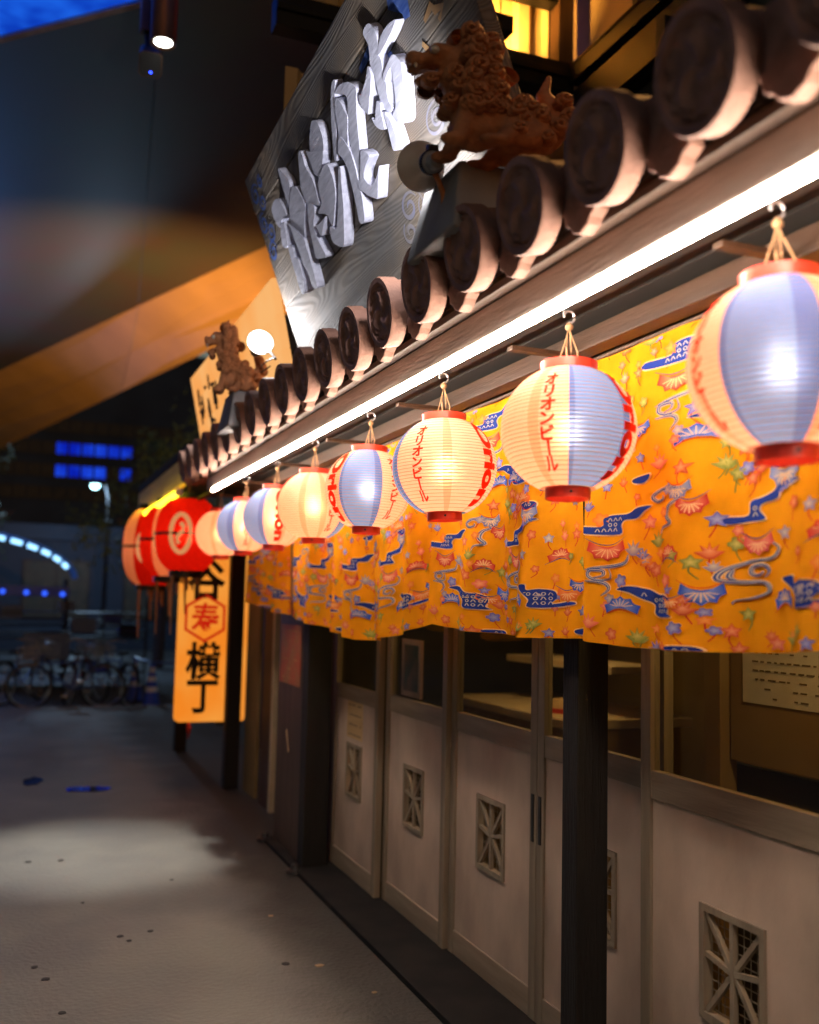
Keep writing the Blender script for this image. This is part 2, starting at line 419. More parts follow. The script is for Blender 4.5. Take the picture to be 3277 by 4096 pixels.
# ================================================================== SETTING
MB().box(-150, 150, -30, 300, -.60, -.16).build('ground', M['asphalt']); tag(bpy.data.objects['ground'], kind='structure')
def walkway():
    # gently uneven poured concrete, one sheet with a real kerb edge at its far side
    m = MB(); nx, ny = 40, 70
    xs = np.linspace(-14, 8, nx); ys = np.linspace(-6, 15.2, ny)
    vs = [(x, y, .0) for y in ys for x in xs]
    m.add(vs, [(j * nx + i, j * nx + i + 1, (j + 1) * nx + i + 1, (j + 1) * nx + i) for j in range(ny - 1) for i in range(nx - 1)])
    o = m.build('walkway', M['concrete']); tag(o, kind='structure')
    k = box('kerb', -14, 8, 15.2, 15.36, -.16, .0, M['kerb']); tag(k, kind='structure')
    # old chewing-gum spots trodden into the concrete
    for i, (x, y, r) in enumerate([(.534, 5.01, .017), (.568, 4.936, .013), (.678, 5.043, .014), (.15, 4.714, .015), (.192, 4.558, .018),
                                   (.242, 4.182, .016), (.142, 6.53, .02), (.325, 6.511, .02), (1.186, 4.425, .018), (.9, 5.9, .012), (.4, 5.6, .01)]):
        pts = [(r * random.uniform(.8, 1.15) * math.cos(t), r * random.uniform(.8, 1.15) * math.sin(t)) for t in [2 * PI * q / 12 for q in range(12)]]
        MB().prism(pts, lambda a, b, h: (a, b, h), .0, .003).build('gum_spot', M['gum'], o, loc=(x, y, .0005))
    for i, (x, y, s) in enumerate([(1.32, 4.36, .022), (1.28, 5.1, .014), (1.45, 4.0, .012)]):
        pts = [(s, 0), (s * .3, s * .6), (-s * .8, s * .4), (-s * .6, -s * .5), (s * .4, -s * .6)]
        MB().prism(pts, lambda a, b, h: (a, b, h), .0, .004).build('paper_scrap', M['litter'], o, loc=(x, y, .0005))
walkway()
def puddle(cx, cy, rx, ry, ph):
    pts = []
    for q in range(36):
        t = 2 * PI * q / 36
        r = 1 + .18 * math.sin(2 * t + ph) + .10 * math.sin(5 * t + ph) + .06 * math.sin(9 * t + 1)
        pts.append((rx * r * math.cos(t), ry * r * math.sin(t)))
    o = MB().prism(pts, lambda a, b, h: (a, b, h), .001, .005).build('puddle', M['water'], loc=(cx, cy, 0)); tag(o, kind='structure')
puddle(.20, 9.28, .07, .20, .6); puddle(.62, 8.80, .15, .13, 2.0)

# ------------------------------------------------------------------ shop front
shop = thing('shop', 'timber izakaya front with tiled eave, dark posts and a row of sliding doors', 'shop', (1.7, 4.0, 0))
def P(name, x0, x1, y0, y1, z0, z1, mat, bevel=.003):
    return box(name, x0 - 1.7, x1 - 1.7, y0 - 4, y1 - 4, z0, z1, mat, shop, bevel)
def at(p): return (p[0] - 1.7, p[1] - 4, p[2])

P('threshold', 1.60, 2.0, -1.5, 6.68, -.02, .028, M['sill'])
for y0, y1, x0, x1 in ((2.748, 2.841, 1.65, 1.762), (5.86, 5.985, 1.65, 1.80), (8.50, 8.62, 1.692, 1.812), (-.35, -.22, 1.65, 1.78)):
    P('post', x0, x1, y0, y1, .0, 2.41, M['darkwood'], .004)
P('side_panel', 1.66, 1.695, 5.987, 6.62, .02, 2.40, M['brownwood'])
for q in ((1.615, 6.66, .02), (1.60, 5.83, .02)):
    MB().lathe([(.0, .05), (.022, .045), (.03, .02), (.055, .012), (.06, 0)], 12).build('anchor_bolt', M['black'], shop, loc=at((q[0], q[1], .01)), smooth=True)
P('end_trim', 1.84, 1.89, 7.50, 7.56, .0, 2.38, M['cream'])
P('wall_board', 1.85, 1.88, 7.565, 7.88, .0, 2.38, M['brownwood'])
P('wall_board', 1.85, 1.88, 8.06, 8.49, .0, 2.38, M['interior'])
P('wall_board', 1.90, 1.93, 7.0, 7.48, .0, 2.38, M['brownwood'])
P('wall_board', 1.92, 1.94, 7.88, 8.06, .0, 2.38, M['darkwood'])
P('wall_board', 1.92, 1.95, 6.2, 6.98, .0, 2.38, M['brownwood'])
# beams and eave timbers
P('noren_beam', 1.482, 1.545, -1.2, 7.35, 2.338, 2.398, M['beamwood'], .004)
P('door_lintel', 1.80, 2.0, -1.5, 6.1, 2.22, 2.42, M['brownwood'])
P('lantern_rail', 1.28, 1.32, -1.0, 8.6, 2.372, 2.402, M['darkwood'])
for k in range(-1, 7):
    P('support_batten', 1.295, 1.48, 1.622 + .93 * k - .016, 1.622 + .93 * k + .016, 2.338, 2.352, M['beamwood'], .002)
for i in range(6):
    P('eave_board', 1.165 + i * .145, 1.165 + i * .145 + .141, -1.2, 7.35, 2.425 + .004 * (i % 2), 2.445, M['eave'])
P('fascia_board', 1.13, 1.16, -1.2, 6.62, 2.313, 2.398, M['fascia'])
P('fascia_cap', 1.10, 1.158, -1.2, 7.2, 2.402, 2.424, M['beamwood'], .003)
# roof deck
sl = math.tan(math.radians(17))
MB().add([(1.12, -1.2, 2.450), (3.2, -1.2, 2.450 + 2.08 * sl), (3.2, 7.2, 2.450 + 2.08 * sl), (1.12, 7.2, 2.450),
          (1.12, -1.2, 2.464), (3.2, -1.2, 2.464 + 2.08 * sl), (3.2, 7.2, 2.464 + 2.08 * sl), (1.12, 7.2, 2.464)],
         [(0, 1, 2, 3), (7, 6, 5, 4), (0, 4, 5, 1), (3, 2, 6, 7), (0, 3, 7, 4), (1, 5, 6, 2)]).build('roof_deck', M['eave'], shop, loc=(-1.7, -4, 0))

# roof tiles: one column of each, copied along the eave
def disc_mesh():
    m = MB(); nr, na = 14, 48; R = .107; vs = []; fs = []
    for i in range(nr + 1):
        r = R * i / nr
        for j in range(na):
            t = 2 * PI * j / na
            if r > .091: h = 0
            elif r > .081: h = .012
            else:
                h = .010 - .011 * max(0, math.sin(3 * t + 60 * r)) * min(1, r / .03) * (1 if r < .068 else 0) - (.008 if .069 < r < .078 and j % 4 < 2 else 0)
            vs.append((h, r * math.cos(t), r * math.sin(t)))
    for i in range(nr):
        for j in range(na): fs.append((i * na + j, i * na + (j + 1) % na, (i + 1) * na + (j + 1) % na, (i + 1) * na + j))
    m.add(vs, fs)
    m.lathe([(R, 0), (R + .003, .008), (R + .001, .05), (R - .012, .056), (0, .056)], 48, fr=lambda a, b, c: (c, a, b), mi=1)
    return m
def barrel(m, L, r0, r1, th=.018, n=20):
    # half round cover tile, open below
    fr = lambda a, b, c: (c, a, b); arc = (-.12, PI + .12)
    prof = [(r0 - th, 0), (r0, 0), (r1, L), (r1 - th, L), (r0 - th, 0)]
    m.lathe(prof, n, fr, arc=arc)
    for k in (0, n): 
        o = len(m.v) - 5 * (n + 1); m.f.append(tuple(o + i * (n + 1) + k for i in range(4))); m.m.append(0)
    return m
def tile_column():
    a = math.radians(17)
    t1 = barrel(MB(), .36, .099, .093).build('round_tile', M['clay'], shop, smooth=True)
    t1.rotation_euler = (0, -a * .6, 0)
    disc_mesh().build('tile_end_disc', [M['clayface'], M['clay']], t1, smooth=True, loc=(-.056, 0, 0))
    t2 = barrel(MB(), .62, .090, .086).build('round_tile', M['mortar'], shop, smooth=True); t2.rotation_euler = (0, -a, 0)
    half = [(.108, .055), (.108, .002), (.100, -.020), (.086, -.030), (.084, -.054), (.066, -.066), (.062, -.088), (.040, -.098), (.030, -.112), (0, -.124)]
    poly = half + [(-x, y) for x, y in half[-2::-1]]
    tg = MB().prism(poly, lambda p, q, h: (h, p, q), 0, .036).build('drip_tile', M['clayface'], shop, bevel=.004)
    tg.data.materials.append(M['clay'])
    for p in tg.data.polygons:
        if abs(p.normal.x) < .5: p.material_index = 1
    pn = MB(); k = 9; vs = []
    for z in (0, -.016):
        for i in range(k):
            y = -.155 + .31 * i / (k - 1); vs.append((0, y, z - .05 * (1 - (y / .155) ** 2)))
        for i in range(k):
            y = -.155 + .31 * i / (k - 1); vs.append((.95, y, z + .95 * sl - .05 * (1 - (y / .155) ** 2)))
    fs = []
    for o in (0, 2 * k):
        fs += [(o + i, o + i + 1, o + k + i + 1, o + k + i) for i in range(k - 1)]
    fs += [(i, i + 1, 2 * k + i + 1, 2 * k + i) for i in range(k - 1)]
    pan = pn.add(vs, fs).build('pan_tile', M['clay'], shop, smooth=True)
    return t1, t2, tg, pan
proto = tile_column()
PITCH = .3118
for k in range(-3, 19):
    y = 1.309 + PITCH * k
    jy, jz = random.uniform(-.006, .006), random.uniform(-.005, .005)
    q = proto if k == -3 else [dup(o, shop) for o in proto]
    q[0].location = at((1.054, y + jy, 2.503 + jz)); q[0].rotation_euler[0] = random.uniform(-.5, .5)
    q[1].location = at((1.385, y + jy * .5, 2.560 + jz))
    q[2].location = at((1.062, y + PITCH / 2 + jy, 2.508)); q[3].location = at((1.10, y + PITCH / 2, 2.535))

# sliding doors
def door(y0, y1, x, rail_z=1.105, lattice=True, handle=0):
    d = bpy.data.objects.new('sliding_door', None); COL.objects.link(d); d.parent = shop; d.location = at((x, (y0 + y1) / 2, .03))
    h = (y1 - y0) / 2; T = .036; sw = .052
    def p(name, a, b, c, e, f, g, mat, bv=.002): return box(name, a, b, c, e, f, g, mat, d, bv)
    p('stile', 0, T, -h, -h + sw, 0, 2.19, M['stile']); p('stile', 0, T, h - sw, h, 0, 2.19, M['stile'])
    rz = rail_z - .03
    p('rail', .003, T - .003, -h + sw, h - sw, rz - .085, rz, M['rail']); p('rail', .003, T - .003, -h + sw, h - sw, 0, .105, M['rail'])
    p('rail', .003, T - .003, -h + sw, h - sw, 2.09, 2.18, M['rail'])
    lz0, lz1, lw = .44, .75, .132
    m = MB(); a, b = -h + sw, h - sw; z0, z1 = .105, rz - .085; g0, g1 = .010, .022
    if lattice:
        m.box(g0, g1, a, -lw, z0, z1); m.box(g0, g1, lw, b, z0, z1); m.box(g0, g1, -lw, lw, z0, lz0); m.box(g0, g1, -lw, lw, lz1, z1)
    else: m.box(g0, g1, a, b, z0, z1)
    m.build('panel', M['panel'], d)
    p('window_pane', .015, .019, a, b, rz, 2.09, M['glass'], 0)
    if lattice:
        fw = .020
        fm = MB(); fm.box(.001, .03, -lw, lw, lz0, lz0 + fw); fm.box(.001, .03, -lw, lw, lz1 - fw, lz1)
        fm.box(.001, .03, -lw, -lw + fw, lz0 + fw, lz1 - fw); fm.box(.001, .03, lw - fw, lw, lz0 + fw, lz1 - fw)
        fm.build('lattice_frame', M['stile'], d)
        cy, cz = 0, (lz0 + lz1) / 2; hy, hz = lw - fw, (lz1 - lz0) / 2 - fw
        ends = [(0, hz), (0, -hz), (hy, .02), (-hy, .02), (hy, hz), (-hy, hz), (hy, -hz), (-hy, -hz)]
        for i, (ey, ez) in enumerate(ends):
            L = math.hypot(ey, ez); uy, uz = ey / L, ez / L; px, pz = -uz, uy; wd = .0075
            x0 = .005 + .0006 * i
            Q = [(pp[0], cz + pp[1]) for pp in ((px * wd, pz * wd), (-px * wd, -pz * wd), (ey - px * wd, ez - pz * wd), (ey + px * wd, ez + pz * wd))]
            MB().prism(Q, lambda u, v, hh: (hh, u, v), x0, x0 + .014).build('lattice_bar', M['stile'], d)
        scr = MB()
        for i in range(11): scr.box(.0255, .0265, -lw + i * .0264 - .0015, -lw + i * .0264 + .0015, lz0, lz1)
        for i in range(13): scr.box(.0272, .0282, -lw, lw, lz0 + i * .0258 - .0015, lz0 + i * .0258 + .0015)
        scr.build('mesh_screen', M['stile'], d)
    if handle:
        s = handle
        yy = (h - .026) * s
        m = MB(); m.box(-.004, .002, yy - .009, yy + .009, .66, .84)
        m.build('pull_slot', M['black'], d)
    return d
dA = door(5.14, 5.96, 1.845)
dB = door(4.31, 5.13, 1.885)
dC = door(3.475, 4.295, 1.905, handle=-1)
dD = door(2.655, 3.47, 1.905, handle=1)
dE = door(1.845, 2.675, 1.832)
dF = door(1.02, 1.84, 1.905)
# inside of the shop
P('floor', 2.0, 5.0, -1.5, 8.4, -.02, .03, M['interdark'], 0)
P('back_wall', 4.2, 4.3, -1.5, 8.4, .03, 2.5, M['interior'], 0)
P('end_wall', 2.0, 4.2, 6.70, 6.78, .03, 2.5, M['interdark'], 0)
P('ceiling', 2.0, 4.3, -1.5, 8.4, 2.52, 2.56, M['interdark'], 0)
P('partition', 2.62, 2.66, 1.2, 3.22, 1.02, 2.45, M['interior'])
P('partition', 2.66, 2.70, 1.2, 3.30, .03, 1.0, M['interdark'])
P('partition_post', 2.58, 2.66, 3.23, 3.33, .03, 2.5, M['interior'])
ct = thing('counter', 'cream topped counter inside the shop, seen under the cloth through the glass', 'counter', (2.8, 5.0, .03))
box('counter_body', -.18, .5, -.55, .8, 0, .95, M['interior'], ct); box('counter_top', -.22, .54, -.6, .85, .952, 1.0, M['cream'], ct, .006)
box('shelf', .1, .45, -.5, .7, 1.22, 1.26, M['cream'], ct)
hat = thing('straw_hat', 'wide straw hat lying on the counter inside the shop', 'hat', (2.72, 4.66, 1.031))
MB().lathe([(.0, .085), (.06, .08), (.085, .05), (.095, .012), (.16, .004), (.165, .0)], 28).build('hat_crown', M['plank2'], hat, smooth=True)
MB().lathe([(.0965, .012), (.0955, .03), (.0925, .036)], 28).build('hat_band', M['redink'], hat, smooth=True)
pf = thing('framed_notice', 'pink framed notice with a dark picture standing behind the door glass', 'frame', (1.94, 4.915, 1.108))
fm = MB(); fm.box(0, .016, -.135, .135, 0, .028); fm.box(0, .016, -.135, .135, .27, .298); fm.box(0, .016, -.135, -.107, .028, .27); fm.box(0, .016, .107, .135, .028, .27)
fm.build('frame', M['pink'], pf); box('picture', .006, .012, -.107, .107, .028, .27, M['picture'], pf, 0)
def sheet(name, label, cat, x, y0, y1, z0, z1, mat, marks, mm, seed=1, group=None):
    t = thing(name, label, cat, (x, (y0 + y1) / 2, z0), group)
    hw, hh = (y1 - y0) / 2, z1 - z0
    box('sheet', -.002, 0, -hw, hw, 0, hh, mat, t, 0)
    r = random.Random(seed); m = MB()
    rows = marks
    for i in range(rows):
        zz = hh * (.1 + .8 * i / max(1, rows - 1)); yy = -hw * .8
        while yy < hw * .75:
            l = r.uniform(.012, .04)
            if r.random() < .7: m.box(-.0042, -.0022, yy, min(yy + l, hw * .85), zz - hh * .012, zz + hh * .012)
            yy += l + r.uniform(.008, .02)
    if rows: tag(m.build('printed_line', mm, t), kind='stuff')
    return t
sheet('menu_sheet', 'pale menu sheet pinned on the brown partition behind the right hand glass', 'menu', 2.617, 2.62, 3.14, 1.25, 1.50, M['white'], 7, M['ink2'], 3)
sheet('poster', 'red and ochre poster on the dark brown side panel beside the black post', 'poster', 1.657, 6.06, 6.57, 1.06, 1.44, M['poster'], 6, M['posterart'], 5)
sheet('sticker', 'yellow sticker with black marks on the farthest cream door above its lattice', 'sticker', 1.852, 5.41, 5.69, .81, 1.02, M['plank2'], 4, M['ink'], 9)
tp = thing('tape_strip', 'short slanting strip of orange tape low on the brown side panel', 'tape', (1.656, 6.33, .70))
MB().prism([(-.045, -.06), (-.02, -.07), (.045, .06), (.02, .07)], lambda a, b, h: (h, a, b), 0, .003).build('tape', M['litter'], tp)
pl = thing('added_pendant', 'small unseen pendant lamp added to light the shop interior behind the right hand glass', 'lamp', (2.28, 2.25, 2.08))
MB().lathe([(.03, .12), (.05, .10), (.12, .0), (.118, -.004), (.045, .095), (.02, .10)], 24).build('added_pendant_shade', M['brownwood'], pl, smooth=True)
MB().lathe([(0, -.01), (.03, .01), (.035, .035), (.02, .07)], 14).build('bulb', M['bulb'], pl, smooth=True); MB().tube([(0, 0, .12), (0, 0, .46)], .004, 6).build('added_pendant_flex', M['black'], pl)  # bulb and flex of the added pendant
lamp('POINT', 'bulb_light', pl, (0, 0, -.05), 7.0, (1.0, .60, .20), .04)  # unseen lamp, added so the interior shows through the glass
pl2 = dup(pl); pl2.location = (2.62, 4.75, 2.08); pl2['label'] = 'second small unseen pendant lamp added to light the interior above the counter'  # copy added to brighten the counter side as well

# ================================================================== LANTERNS
R0, ZA, ZB = .1725, .154, .1685
def lrad(z): return R0 * math.sqrt(max(0, 1 - (z / ZB) ** 2))
NRIB = 30
def shade(blues, seams):
    """paper globe: blue and white gores; each gore is pasted over the next so its edge shows doubled"""
    m = MB(); prof = []
    for i in range(NRIB):
        for s, dz in ((0, 0), (.35, .0022), (.7, .0022)):
            z = -ZA + 2 * ZA * (i + s) / NRIB
            prof.append((lrad(z) + dz * lrad(z) / R0, z))
    prof.append((lrad(ZA), ZA))
    def mi(j):
        a = (j + .5) * 5
        def inside(c, h): return abs((a - c + 180) % 360 - 180) < h
        for c in blues:
            if inside(c, 30):
                return 3 if not inside(c - 3, 22) else 2
        for c in seams:
            if inside(c, 5): return 1
        return 0
    m.lathe(prof, 72, mats=mi)
    return m
def ribs():
    m = MB()
    for i in range(NRIB + 1):
        z = -ZA + 2 * ZA * i / NRIB; r = lrad(z)
        m.lathe([(r + .0009, z - .0007), (r + .0016, z), (r + .0009, z + .0007)], 60)
    return m
RIBS = None
def wrap(m, chars, ang, up=0.0, size=.034, rot=0, step=None, bold=.02, xs=1.0):
    """lettering wrapped on the globe; chars listed top to bottom at angle ang (degrees)"""
    n = len(chars); step = step or .0355
    for i, ch in enumerate(chars):
        vs, fs, bb = glyph(ch, bold)
        zc = up + step * ((n - 1) / 2 - i)
        pts = []
        for x, y in vs:
            if rot or ch == 'ー': x, y = y, -x
            if not rot: x, y = x * 1.0, y * .92
            z = zc + y * size
            th = math.radians(ang) + x * size * xs / R0
            r = lrad(z) * 1.0 + .0042
            pts.append((r * math.cos(th), r * math.sin(th), z))
        m.add(pts, fs)
    return m
def cord_part(par):
    # two hanging cords tied to a hook, and the wire bail of the lantern
    m = MB()
    m.tube([(.0, -.045, .165), (.008, -.03, .20), (.004, -.008, .245), (0, 0, .270)], .0018, 6)
    m.tube([(.0, .045, .165), (-.006, .036, .20), (-.002, .012, .245), (0, .002, .270)], .0018, 6)
    m.tube([(.006, 0, .172), (.008, .003, .22), (.002, .002, .285)], .0022, 6)
    m.tube([(-.006, -.004, .172), (-.008, 0, .22), (-.002, -.002, .285)], .0022, 6)
    m.lathe([(.0, .262), (.009, .268), (.011, .276), (.006, .285), (0, .288)], 10)
    m.build('hanging_cord', M['rope'], par, smooth=True)
    h = MB(); h.tube([(.0 + .016 * math.cos(t) , 0, .302 + .016 * math.sin(t)) for t in np.linspace(-PI * .5, PI * 1.05, 12)] + [(-.016, 0, .318)], .003, 6)
    h.build('hook', M['hook'], par, smooth=True)
def make_lantern(label, loc, blues, seams, texts, lit=1.2, sc=1.0):
    t = thing('paper_lantern', label, 'lantern', loc, 'paper lanterns hung along the eave')
    t.scale = (sc, sc, sc); t.rotation_euler = (random.uniform(-.03, .03), random.uniform(-.03, .03), 0)
    shade(blues, seams).build('paper_shade', [M['paperw'], M['paperw2'], M['paperb'], M['paperb2']], t, smooth=True)
    global RIBS
    rb = ribs().build('bamboo_rib', M['rib'], t, smooth=True) if RIBS is None else RIBS.copy()
    if RIBS is None: RIBS = rb
    else: COL.objects.link(rb); rb.parent = t
    tr, br = lrad(ZA) + .003, lrad(ZA) - .012
    MB().lathe([(tr - .004, ZA - .002), (tr, ZA - .002), (tr + .0015, ZA + .022), (tr - .0025, ZA + .022), (tr - .004, ZA - .002)], 48).build('top_ring', M['ringred'], t, smooth=True)
    MB().lathe([(br, -ZA + .001), (br, -ZA - .026), (br - .003, -ZA - .026), (br - .003, -ZA + .001), (br, -ZA + .001)], 48).build('bottom_ring', M['ringred'], t, smooth=True)
    # camera-side rivet
    a = math.radians(-112)
    MB().lathe([(0, .0025), (.003, .002), (.004, 0)], 10, fr=lambda p, q, h: (math.cos(a) * (br + h) - math.sin(a) * p, math.sin(a) * (br + h) + math.cos(a) * p, -ZA - .013 + q)).build('rivet', M['black'], t)
    cord_part(t)
    for kind, ang in texts:
        m = MB()
        if kind == 'kana': wrap(m, 'オリオンビール', ang, up=-.004, size=.043, step=.0355, bold=.035)
        else: wrap(m, ['Orion'], ang, up=0, size=.112, rot=1, bold=.05, xs=.8)
        m.build('lettering', M['print'], t, fix=False)
    MB().lathe([(0, -.03), (.022, -.02), (.028, .0), (.02, .022), (.012, .04), (.012, .06), (0, .06)], 14).build('bulb', M['grey'], t, smooth=True, loc=(0, 0, .075))
    lamp('POINT', 'bulb_light', t, (0, 0, .0), lit, (1.0, .54, .29), .022)
    return t
XL = 1.30
def view_angle(y, deg, x=XL):
    """heading on the globe, measured from the side that looks back along the street (positive to the right)"""
    return math.degrees(math.atan2(-y, -x)) + deg
LANT = [
    (1.442, 'nearest and largest paper lantern at the right edge with a wide blue gore', [(-10,)], (25, -65), [('kana', -58), ('orion', 42)]),
    (2.222, 'second nearest lantern with black hook, kana down its left and a blue gore right of centre', [(31,)], (-32, 62), [('kana', -17), ('orion', 62)]),
    (3.028, 'lantern showing kana left, a plain glowing middle gore and Orion at its right edge', [(-93,), (112,)], (2, 55), [('kana', -30), ('orion', 58)]),
    (3.812, 'lantern with a blue gore in the middle between Orion at left and kana at right', [(-12,)], (72, -45), [('orion', -54), ('kana', 38)]),
    (4.606, 'plain faced lantern with kana low at its right, just before the centre blue one', [(80,)], (-20, 15), [('kana', 30), ('orion', -88)]),
    (5.395, 'lantern with Orion in red beside a blue gore at its left', [(-52,)], (20, 60), [('orion', 12)]),
    (6.190, 'small far lantern with a narrow blue gore left and kana beside it', [(-55,)], (15, 60), [('kana', 5)]),
    (6.985, 'farthest white lantern, plain paper, touching the red lanterns', [(120,)], (-20, 40), []),
]
for y, lab, bl, sm, tx in LANT:
    lab = lab.replace(' with black hook,', ' with')
    make_lantern(lab, (XL, y, 2.053), [view_angle(y, b[0]) for b in bl], [view_angle(y, s) for s in sm], [(k, view_angle(y, a)) for k, a in tx])
tagd = thing('price_tag', 'small round tag hanging under the lantern with the middle blue gore', 'tag', (1.30, 3.812, 1.842))
MB().lathe([(0, -.0015), (.017, -.0015), (.017, .0015), (0, .0015)], 20, fr=lambda a, b, c: (c * .9 + a * .1, a, b)).build('tag_disc', M['grey'], tagd)
MB().tube([(0, 0, .017), (0, 0, .034)], .001, 5).build('string', M['rope'], tagd)

def red_lantern(label, loc, R, H, spin, mats, power):
    t = thing('red_lantern', label, 'lantern', loc, 'big red lanterns at the far end of the row')
    m = MB(); prof = []
    n = 24
    for i in range(n * 2 + 1):
        z = -H / 2 + H * i / (n * 2); k = z / (H / 2 * 1.12)
        prof.append((R * (1 - abs(k) ** 2.6) ** .5 + (.004 if i % 2 else 0), z))
    m.lathe(prof, 48, mats=lambda j: 1 if (j // 6) % 4 == spin else 0)
    m.build('paper_shade', mats, t, smooth=True)
    rt = prof[-1][0]
    MB().lathe([(rt + .004, H / 2 - .004), (rt + .006, H / 2 + .05), (rt - .01, H / 2 + .05)], 40).build('top_ring', M['black'], t, smooth=True)
    MB().lathe([(rt + .004, -H / 2 + .004), (rt + .006, -H / 2 - .05), (rt - .01, -H / 2 - .05)], 40).build('bottom_ring', M['black'], t, smooth=True)
    for hh in (0,):
        q = MB(); q.lathe([(R + .006, -.012), (R + .010, 0), (R + .006, .012)], 48); q.build('waist_cord', M['brownwood'], t, smooth=True)
    # brushed emblem: a ring and a bent stroke
    def on(a, z):
        k = z / (H / 2 * 1.12); r = R * (1 - abs(k) ** 2.6) ** .5 + .008
        return (r * math.cos(a), r * math.sin(a), z)
    b0 = math.radians(view_angle(loc[1], -12, loc[0]))
    q = MB(); q.tube([on(b0 + .30 * math.cos(s), .15 * math.sin(s)) for s in np.linspace(0, 2 * PI, 24)[:-1]], .020, 6, closed=True)
    q.tube([on(b0 + .1 * math.sin(6 * s), .08 - .16 * s) for s in np.linspace(0, 1, 10)], .018, 6)
    q.build('brush_emblem', M['redpale'], t, smooth=True)
    c = MB()
    for i in range(5):
        a = b0 + i * .8; c.tube([(rt * .8 * math.cos(a), rt * .8 * math.sin(a), -H / 2 - .04), (rt * .82 * math.cos(a), rt * .8 * math.sin(a), -H / 2 - .10 - .05 * (i % 3))], .008, 5)
    for i in range(3):
        c.tube([(-.12 + .12 * i, -.1 + .1 * i, -H / 2 - .04), (-.12 + .12 * i, -.1 + .1 * i, -H / 2 - .18), (-.115 + .12 * i, -.1 + .09 * i, -H / 2 - .50 + .16 * i)], [.014, .010, .006], 5)
    c.build('tassel', M['rope'], t, smooth=True)
    c = MB(); c.tube([(0, 0, H / 2 + .02), (0, 0, H / 2 + .2)], .006, 6); c.build('hanging_cord', M['rope'], t)
    lamp('POINT', 'bulb_light', t, (0, 0, 0), power, (1.0, .62, .38), .05)
    return t
red_lantern('big red lantern nearest to the white paper lanterns, dark cord round its waist', (1.24, 8.1, 2.10), .25, .58, 3, [M['paperr'], M['paperr']], 1.3)
red_lantern('middle big red lantern with an orange brush ring on its paper', (1.24, 9.0, 2.10), .27, .64, 1, [M['paperr'], M['paperp']], 1.1)
red_lantern('farthest big red lantern at the left end, striped with pale paper', (1.20, 10.0, 2.08), .28, .74, 0, [M['paperr'], M['paperp']], .9)

# ------------------------------------------------------------------ tubes
def tube_light(name, label, x, y0, y1, z, r, mat):
    t = thing(name, label, 'tube light', (x, (y0 + y1) / 2, z)); h = (y1 - y0) / 2
    MB().lathe([(r, -h), (r, h)], 14, fr=lambda a, b, c: (a, c, b), cap0=True, cap1=True).build('glass_tube', mat, t, smooth=True)
    for s in (-1, 1):
        MB().lathe([(r + .003, 0), (r + .003, .03), (r - .006, .034)], 14, fr=lambda a, b, c: (a, s * (h - .001 + c), b), cap0=True, cap1=True).build('end_cap', M['silver'], t, smooth=True)
    return t
tube_light('light_tube', 'long white fluorescent tube fixed under the fascia of the tiled eave', 1.1368, -.6, 6.43, 2.2968, .0098, M['tube'])
tube_light('light_tube', 'yellow glowing tube at the far left above the red lanterns', 1.10, 7.7, 10.75, 2.40, .026, M['tubey'])

# ------------------------------------------------------------------ noren cloths
ZT = 2.333
def noren_pos(pan, u, w):
    """u 0..width from the far edge toward the street end; w height above the hem line"""
    wd = pan['y1'] - pan['y0']; s = min(1, max(0, w / (ZT - 1.5)))
    k = u / wd
    hem = pan['hem'][0] * (1 - k) ** 2 + 2 * pan['hem'][1] * k * (1 - k) + pan['hem'][2] * k * k
    z = hem * (1 - s) + ZT * s - (1.5 * (1 - s) - 1.5 * (1 - s))
    f = (1 - s) ** 1.2
    ph = pan['ph']
    fold = (.020 * math.sin(2 * PI * u * 1.35 + ph) + .017 * math.sin(2 * PI * u * 2.4 + ph * 1.7 + .8 * s) + .009 * math.sin(2 * PI * u * 4.3 + ph * 2.3 - 1.1 * s)) * (.22 + 1.25 * f)
    edge = math.exp(-((wd - u) / .10) ** 2) * .035 * f - math.exp(-(u / .10) ** 2) * .02 * f
    y = pan['y1'] - u - pan.get('pull', 0) * f * (1 - k) ** 2 + pan.get('pull2', 0) * f * k ** 2
    return (1.572 + fold + edge, y, z)

CLOUDS = [[(-0.015, 0.337), (0.103, 0.333), (0.111, 0.356), (0.154, 0.364), (0.238, 0.363), (0.287, 0.377), (0.343, 0.377), (0.312, 0.365), (0.28, 0.347), (0.223, 0.347), (0.198, 0.334), (0.191, 0.308), (-0.014, 0.319)], [(0.61, 0.324), (0.684, 0.323), (0.696, 0.353), (0.741, 0.359), (0.785, 0.368), (0.81, 0.384), (0.864, 0.386), (0.894, 0.381), (0.846, 0.375), (0.81, 0.369), (0.798, 0.35), (0.742, 0.344), (0.729, 0.33), (0.749, 0.308), (0.684, 0.308), (0.61, 0.308)], [(0.181, 0.155), (0.248, 0.164), (0.329, 0.155), (0.376, 0.142), (0.437, 0.138), (0.468, 0.12), (0.454, 0.094), (0.476, 0.085), (0.386, 0.084), (0.355, 0.093), (0.354, 0.116), (0.298, 0.132), (0.248, 0.148)], [(0.797, 0.167), (0.852, 0.17), (0.864, 0.152), (0.911, 0.155), (0.968, 0.147), (0.979, 0.127), (0.957, 0.108), (1.045, 0.112), (1.087, 0.109), (1.067, 0.102), (0.883, 0.096), (0.876, 0.121), (0.852, 0.138)], [(0.442, 0.009), (0.53, 0.012), (0.558, 0.002), (0.545, -0.009), (0.473, -0.012)], [(1.084, 0.025), (1.14, 0.032), (1.16, 0.033), (1.155, 0.02), (1.13, 0.011), (1.089, 0.015)]]
